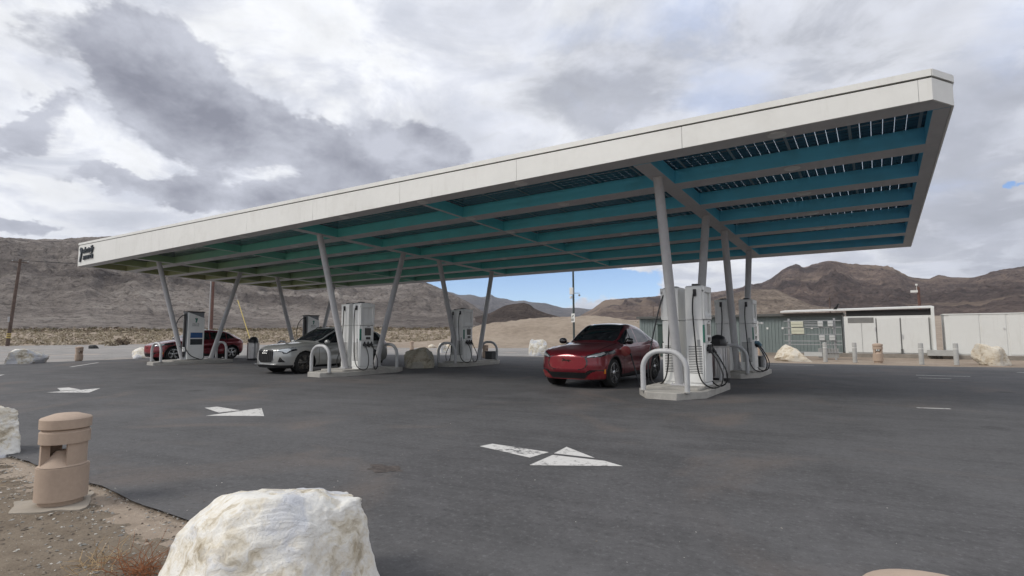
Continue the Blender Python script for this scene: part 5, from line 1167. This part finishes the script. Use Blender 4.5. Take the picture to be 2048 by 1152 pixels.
GREY = dict(L=4.90, halfw=.965, wr=.375, axles=(1.53, -1.40), nose=1.80, tail=-1.95, nose_n=2.9, tail_n=4.,
    fronttuck=lambda z: .10*sstep(z, .78, .98)+.06*sstep(z, .45, .2), reartuck=lambda z: .16*sstep(z, 1.0, 1.4)+.1*sstep(z, .6, .25),
    sculpt=lambda X, Y, Z, V: Y*(1+np.exp(-((X-1.53)/.5)**2)*np.exp(-((Z-.90)/.10)**2)*.03+np.exp(-((X+1.4)/.5)**2)*np.exp(-((Z-.95)/.10)**2)*.03-np.exp(-(X/.9)**2)*np.exp(-((Z-.62)/.12)**2)*.03),
    curves=dict(zb=[(-2.45, .38), (-1.9, .27), (-1, .21), (1, .21), (1.9, .22), (2.45, .22)],
        zt=[(-2.45, 1.10), (-2.38, 1.22), (-2.2, 1.38), (-1.9, 1.50), (-1.4, 1.585), (-.7, 1.625), (-.2, 1.625), (.05, 1.60), (.35, 1.48), (.7, 1.29), (.98, 1.13), (1.08, 1.09), (1.4, 1.07), (1.8, 1.03), (2.1, .985), (2.3, .93), (2.45, .86)],
        belt=[(-2.45, .98), (-2.1, 1.04), (-1.4, 1.03), (0, .99), (.9, .985), (1.5, .98), (2.0, .92), (2.45, .80)],
        ysh=[(-2.45, .83), (-1.8, .90), (0, .90), (1.4, .905), (1.9, .88), (2.45, .82)], ymax=[(-2.45, .90), (-1.5, .965), (0, .955), (1.5, .965), (2.45, .935)],
        yroof=[(-2.45, .60), (-1.6, .64), (0, .655), (.6, .71), (.98, .78), (1.3, .78), (2.45, .74)], zmid=[(-2.45, .66), (0, .60), (2.45, .56)]),
    cowl=1.10, header=.16, rheader=-1.85, rbase=-2.30, roof_mat=M_gry, lip=M_gry, mirror=(.72, 1.02), mirror_mat=M_gry, rim_mat=M_pgb, spokes=5, spoke_shape=((-.2, .03), (.2, .03)),
    seams=[(.98, 1.2, 5.), (-.16, 1.2, 5.), (-1.12, 2.2, 5.)],
    cladding=lambda x, ay, z, v: (z < .285) & (np.abs(x) < 2.0) & (v < 3.),
    side_window=lambda x, z, v, cb: (v > 5.10) & (v < 5.90) & (cb > .35) & (x < .88) & (x > -2.0+.5*(z-1.1)) & (np.abs(x+.22) > .03) & (np.abs(x+1.2) > .03),
    front=[('lower_lip', lambda x, ay, z, y, v: (x > 1.95) & (z < .315)), ('valance', lambda x, ay, z, y, v: (x > 1.95) & (z > .315) & (z < .36) & (ay > 2)),
           ('side_vent', lambda x, ay, z, y, v: (x > 1.85) & poly_in(ay, z, [(.62, .42), (.70, .60), (.84, .42)])),
           ('grille', lambda x, ay, z, y, v: (x > 1.9) & poly_in(ay, z, [(-1, .40), (.34, .40), (.46, .50), (.46, .76), (.38, .845), (-1, .845)])),
           ('headlight_dark', lambda x, ay, z, y, v: (x > 1.86) & poly_in(ay, z, [(.49, .80), (.55, .84), (.97, .945), (.97, .86), (.86, .70), (.78, .70), (.72, .755)])),
           ('headlight', lambda x, ay, z, y, v: (x > 1.88) & poly_in(ay, z, [(.53, .805), (.60, .835), (.93, .925), (.93, .88), (.84, .735), (.80, .74), (.74, .78)])),
           ('taillight', lambda x, ay, z, y, v: (x < -2.15) & (z > .96) & (z < 1.06))])
def surf_x(S, y, z):
    """front-most surface x at (y, z)"""
    X, Y, Z, V, _ = car_surface(S); k = X > 1.5
    d = (Y[k]-abs(y))**2+(Z[k]-z)**2; i = np.argmin(d-1e-3*0*X[k]); return X[k][i]
red = build_car('parked_car', 'red crossover with black roof plugged in beside the nearest white chargers', RED, M_red, (-6.65, 14.62, 0), R(-90))
def red_extras(t):
    # galloping horse badge
    hx = [(-.13, .02), (-.09, .045), (-.03, .04), (.03, .05), (.07, .085), (.10, .088), (.13, .06), (.12, .05), (.09, .055), (.085, .02), (.12, .0), (.13, -.03), (.115, -.03), (.10, -.01), (.06, .0), (.02, -.005), (-.03, .0), (-.05, -.03), (-.09, -.045), (-.10, -.035), (-.07, -.02), (-.075, .01), (-.11, .005), (-.15, .0)]
    X0 = surf_x(RED, 0, .70)
    MB().prism([(-a*.95, .685+b*.62) for a, b in hx], X0-.012, X0+.008, lambda a, b, h: (h, a, b)).build('badge', M_pgb, t, smooth=None)
    for s in (-1, 1): MB().box((1.985, s*.868, .45), (.045, .014, .16), rz=-s*.42).build('side_marker', M_amb, t)
red_extras(red)
far = copy_tree(red); far.location = (-32.0, 14.85, 0); far['label'] = 'far red crossover parked behind the slanted charger, white boulder at its nose'
# the plugged-in car only: opened round charge flap on the fender, with plug
fl = MB().lathe([(.0, -.006), (.125, -.006), (.135, .0), (.125, .008), (.0, .012)], 28, (1.05, .0, .0), 'X', sy=.86)
fl = MB(); n = 26
fl.lathe([(.0, .012), (.12, .010), (.132, .0), (.12, -.008), (.0, -.008)], n, (0, 0, 0), 'X')
fo = fl.build('charge_flap', M_redl, red, smooth=60); fo.location = (1.06, 1.03, .90); fo.rotation_euler = (0, R(8), R(28))
MB().lathe([(.0, -.01), (.085, -.01), (.085, .012), (.0, .012)], 20, (.93, .932, .88), 'Y').build('charge_socket', M_bkp, red)
pl = MB().tube([(.93, .93, .88), (.92, 1.05, .865), (.91, 1.12, .80)], [.04, .04, .028], 12).build('charging_plug', M_bkp, CH[0])
ang = R(-90); Mr = Matrix.Translation(red.location) @ Matrix.Rotation(ang, 4, 'Z') @ Matrix.Scale(1.04, 4); Mc = (Matrix.Translation(CH[0].location) @ Matrix.Rotation(math.pi, 4, 'Z')).inverted()
pl.data.transform(Mc @ Mr)
P = [Mr @ Vector((.91, 1.12, .80)), Vector((-5.42, 13.78, .42)), Vector((-5.22, 13.55, .10)), Vector((-4.95, 13.2, .035)), Vector((-4.72, 12.85, .22)), Vector((-4.62, 12.62, .75)), Vector((-4.40, 12.53, 1.6)), Vector((-4.22, 12.56, 2.25)), Vector((-4.17, 12.64, 2.33))]
cable('charging_cable', CH[0], [Mc @ p for p in P], .0175, mat('grey cable', (.045, .05, .055), .5))
grey = build_car('parked_car', 'silver grey crossover with black wheels and octagonal grille between the islands', GREY, M_gry, (-18.05, 13.28, 0), R(-90))
def grey_extras(t):
    X0 = surf_x(GREY, .2, .62)
    for s in range(-8, 9):
        y = s*.05; XX = surf_x(GREY, y, .62)
        MB().box((XX+.004, y, .61), (.010, .007, .40)).build('grille_bar', M_clad, t) if s % 2 == 0 else None
    rim = MB(); pts = [(-.34, .40), (.34, .40), (.46, .50), (.46, .76), (.38, .845), (-.38, .845), (-.46, .76), (-.46, .50), (-.34, .40)]
    rim.tube([(surf_x(GREY, a, b)+.004, a, b) for a, b in pts], .012, 6); rim.build('grille_frame', M_silv, t)
    rg = MB()
    for k in range(4):
        a = np.linspace(0, 2*math.pi, 21); X1 = surf_x(GREY, 0, .74)+.012
        rg.tube([(X1, -.105+k*.07+.048*math.cos(q), .755+.048*math.sin(q)) for q in a], .008, 6, caps=False)
    rg.build('badge', M_chr, t)
    for s in (-1, 1):
        MB().tube([(.0, s*.66, 1.585), (-.1, s*.655, 1.63), (-1.0, s*.645, 1.645), (-1.75, s*.62, 1.59), (-1.85, s*.61, 1.545)], .016, 8).build('roof_rail', M_silv, t)
    MB().box((2.44, 0, .335), (.05, 1.25, .03)).build('bumper_blade', M_silv, t, bevel=.005)
    for zz, xx in ((.84, .42), (.83, -.70)):
        for s in (-1, 1): MB().box((xx, s*.945, zz), (.20, .03, .028)).build('door_handle', M_gry, t, bevel=.006)
    MB().tube([(-1.9, .0, 1.52), (-2.06, 0, 1.78)], .008, 6).build('aerial', M_bkp, t)
grey_extras(grey)
# haze filling the valley, sky outside it
def haze():
    hm = bpy.data.materials.new('valley haze'); hm.use_nodes = True; t = NT(hm.node_tree); t.n.clear()
    o = t.node('ShaderNodeOutputMaterial'); v = t.node('ShaderNodeVolumePrincipled'); v.inputs['Color'].default_value = (.80, .87, 1., 1); v.inputs['Density'].default_value = HAZE; v.inputs['Anisotropy'].default_value = .2
    t.l.new(v.outputs[0], o.inputs['Volume'])
    h = MB().box((0, 0, 345), (29000, 29000, 720)).build('haze', hm, None, smooth=None); tag(h, kind='stuff')
HAZE = 4.5e-5
haze()
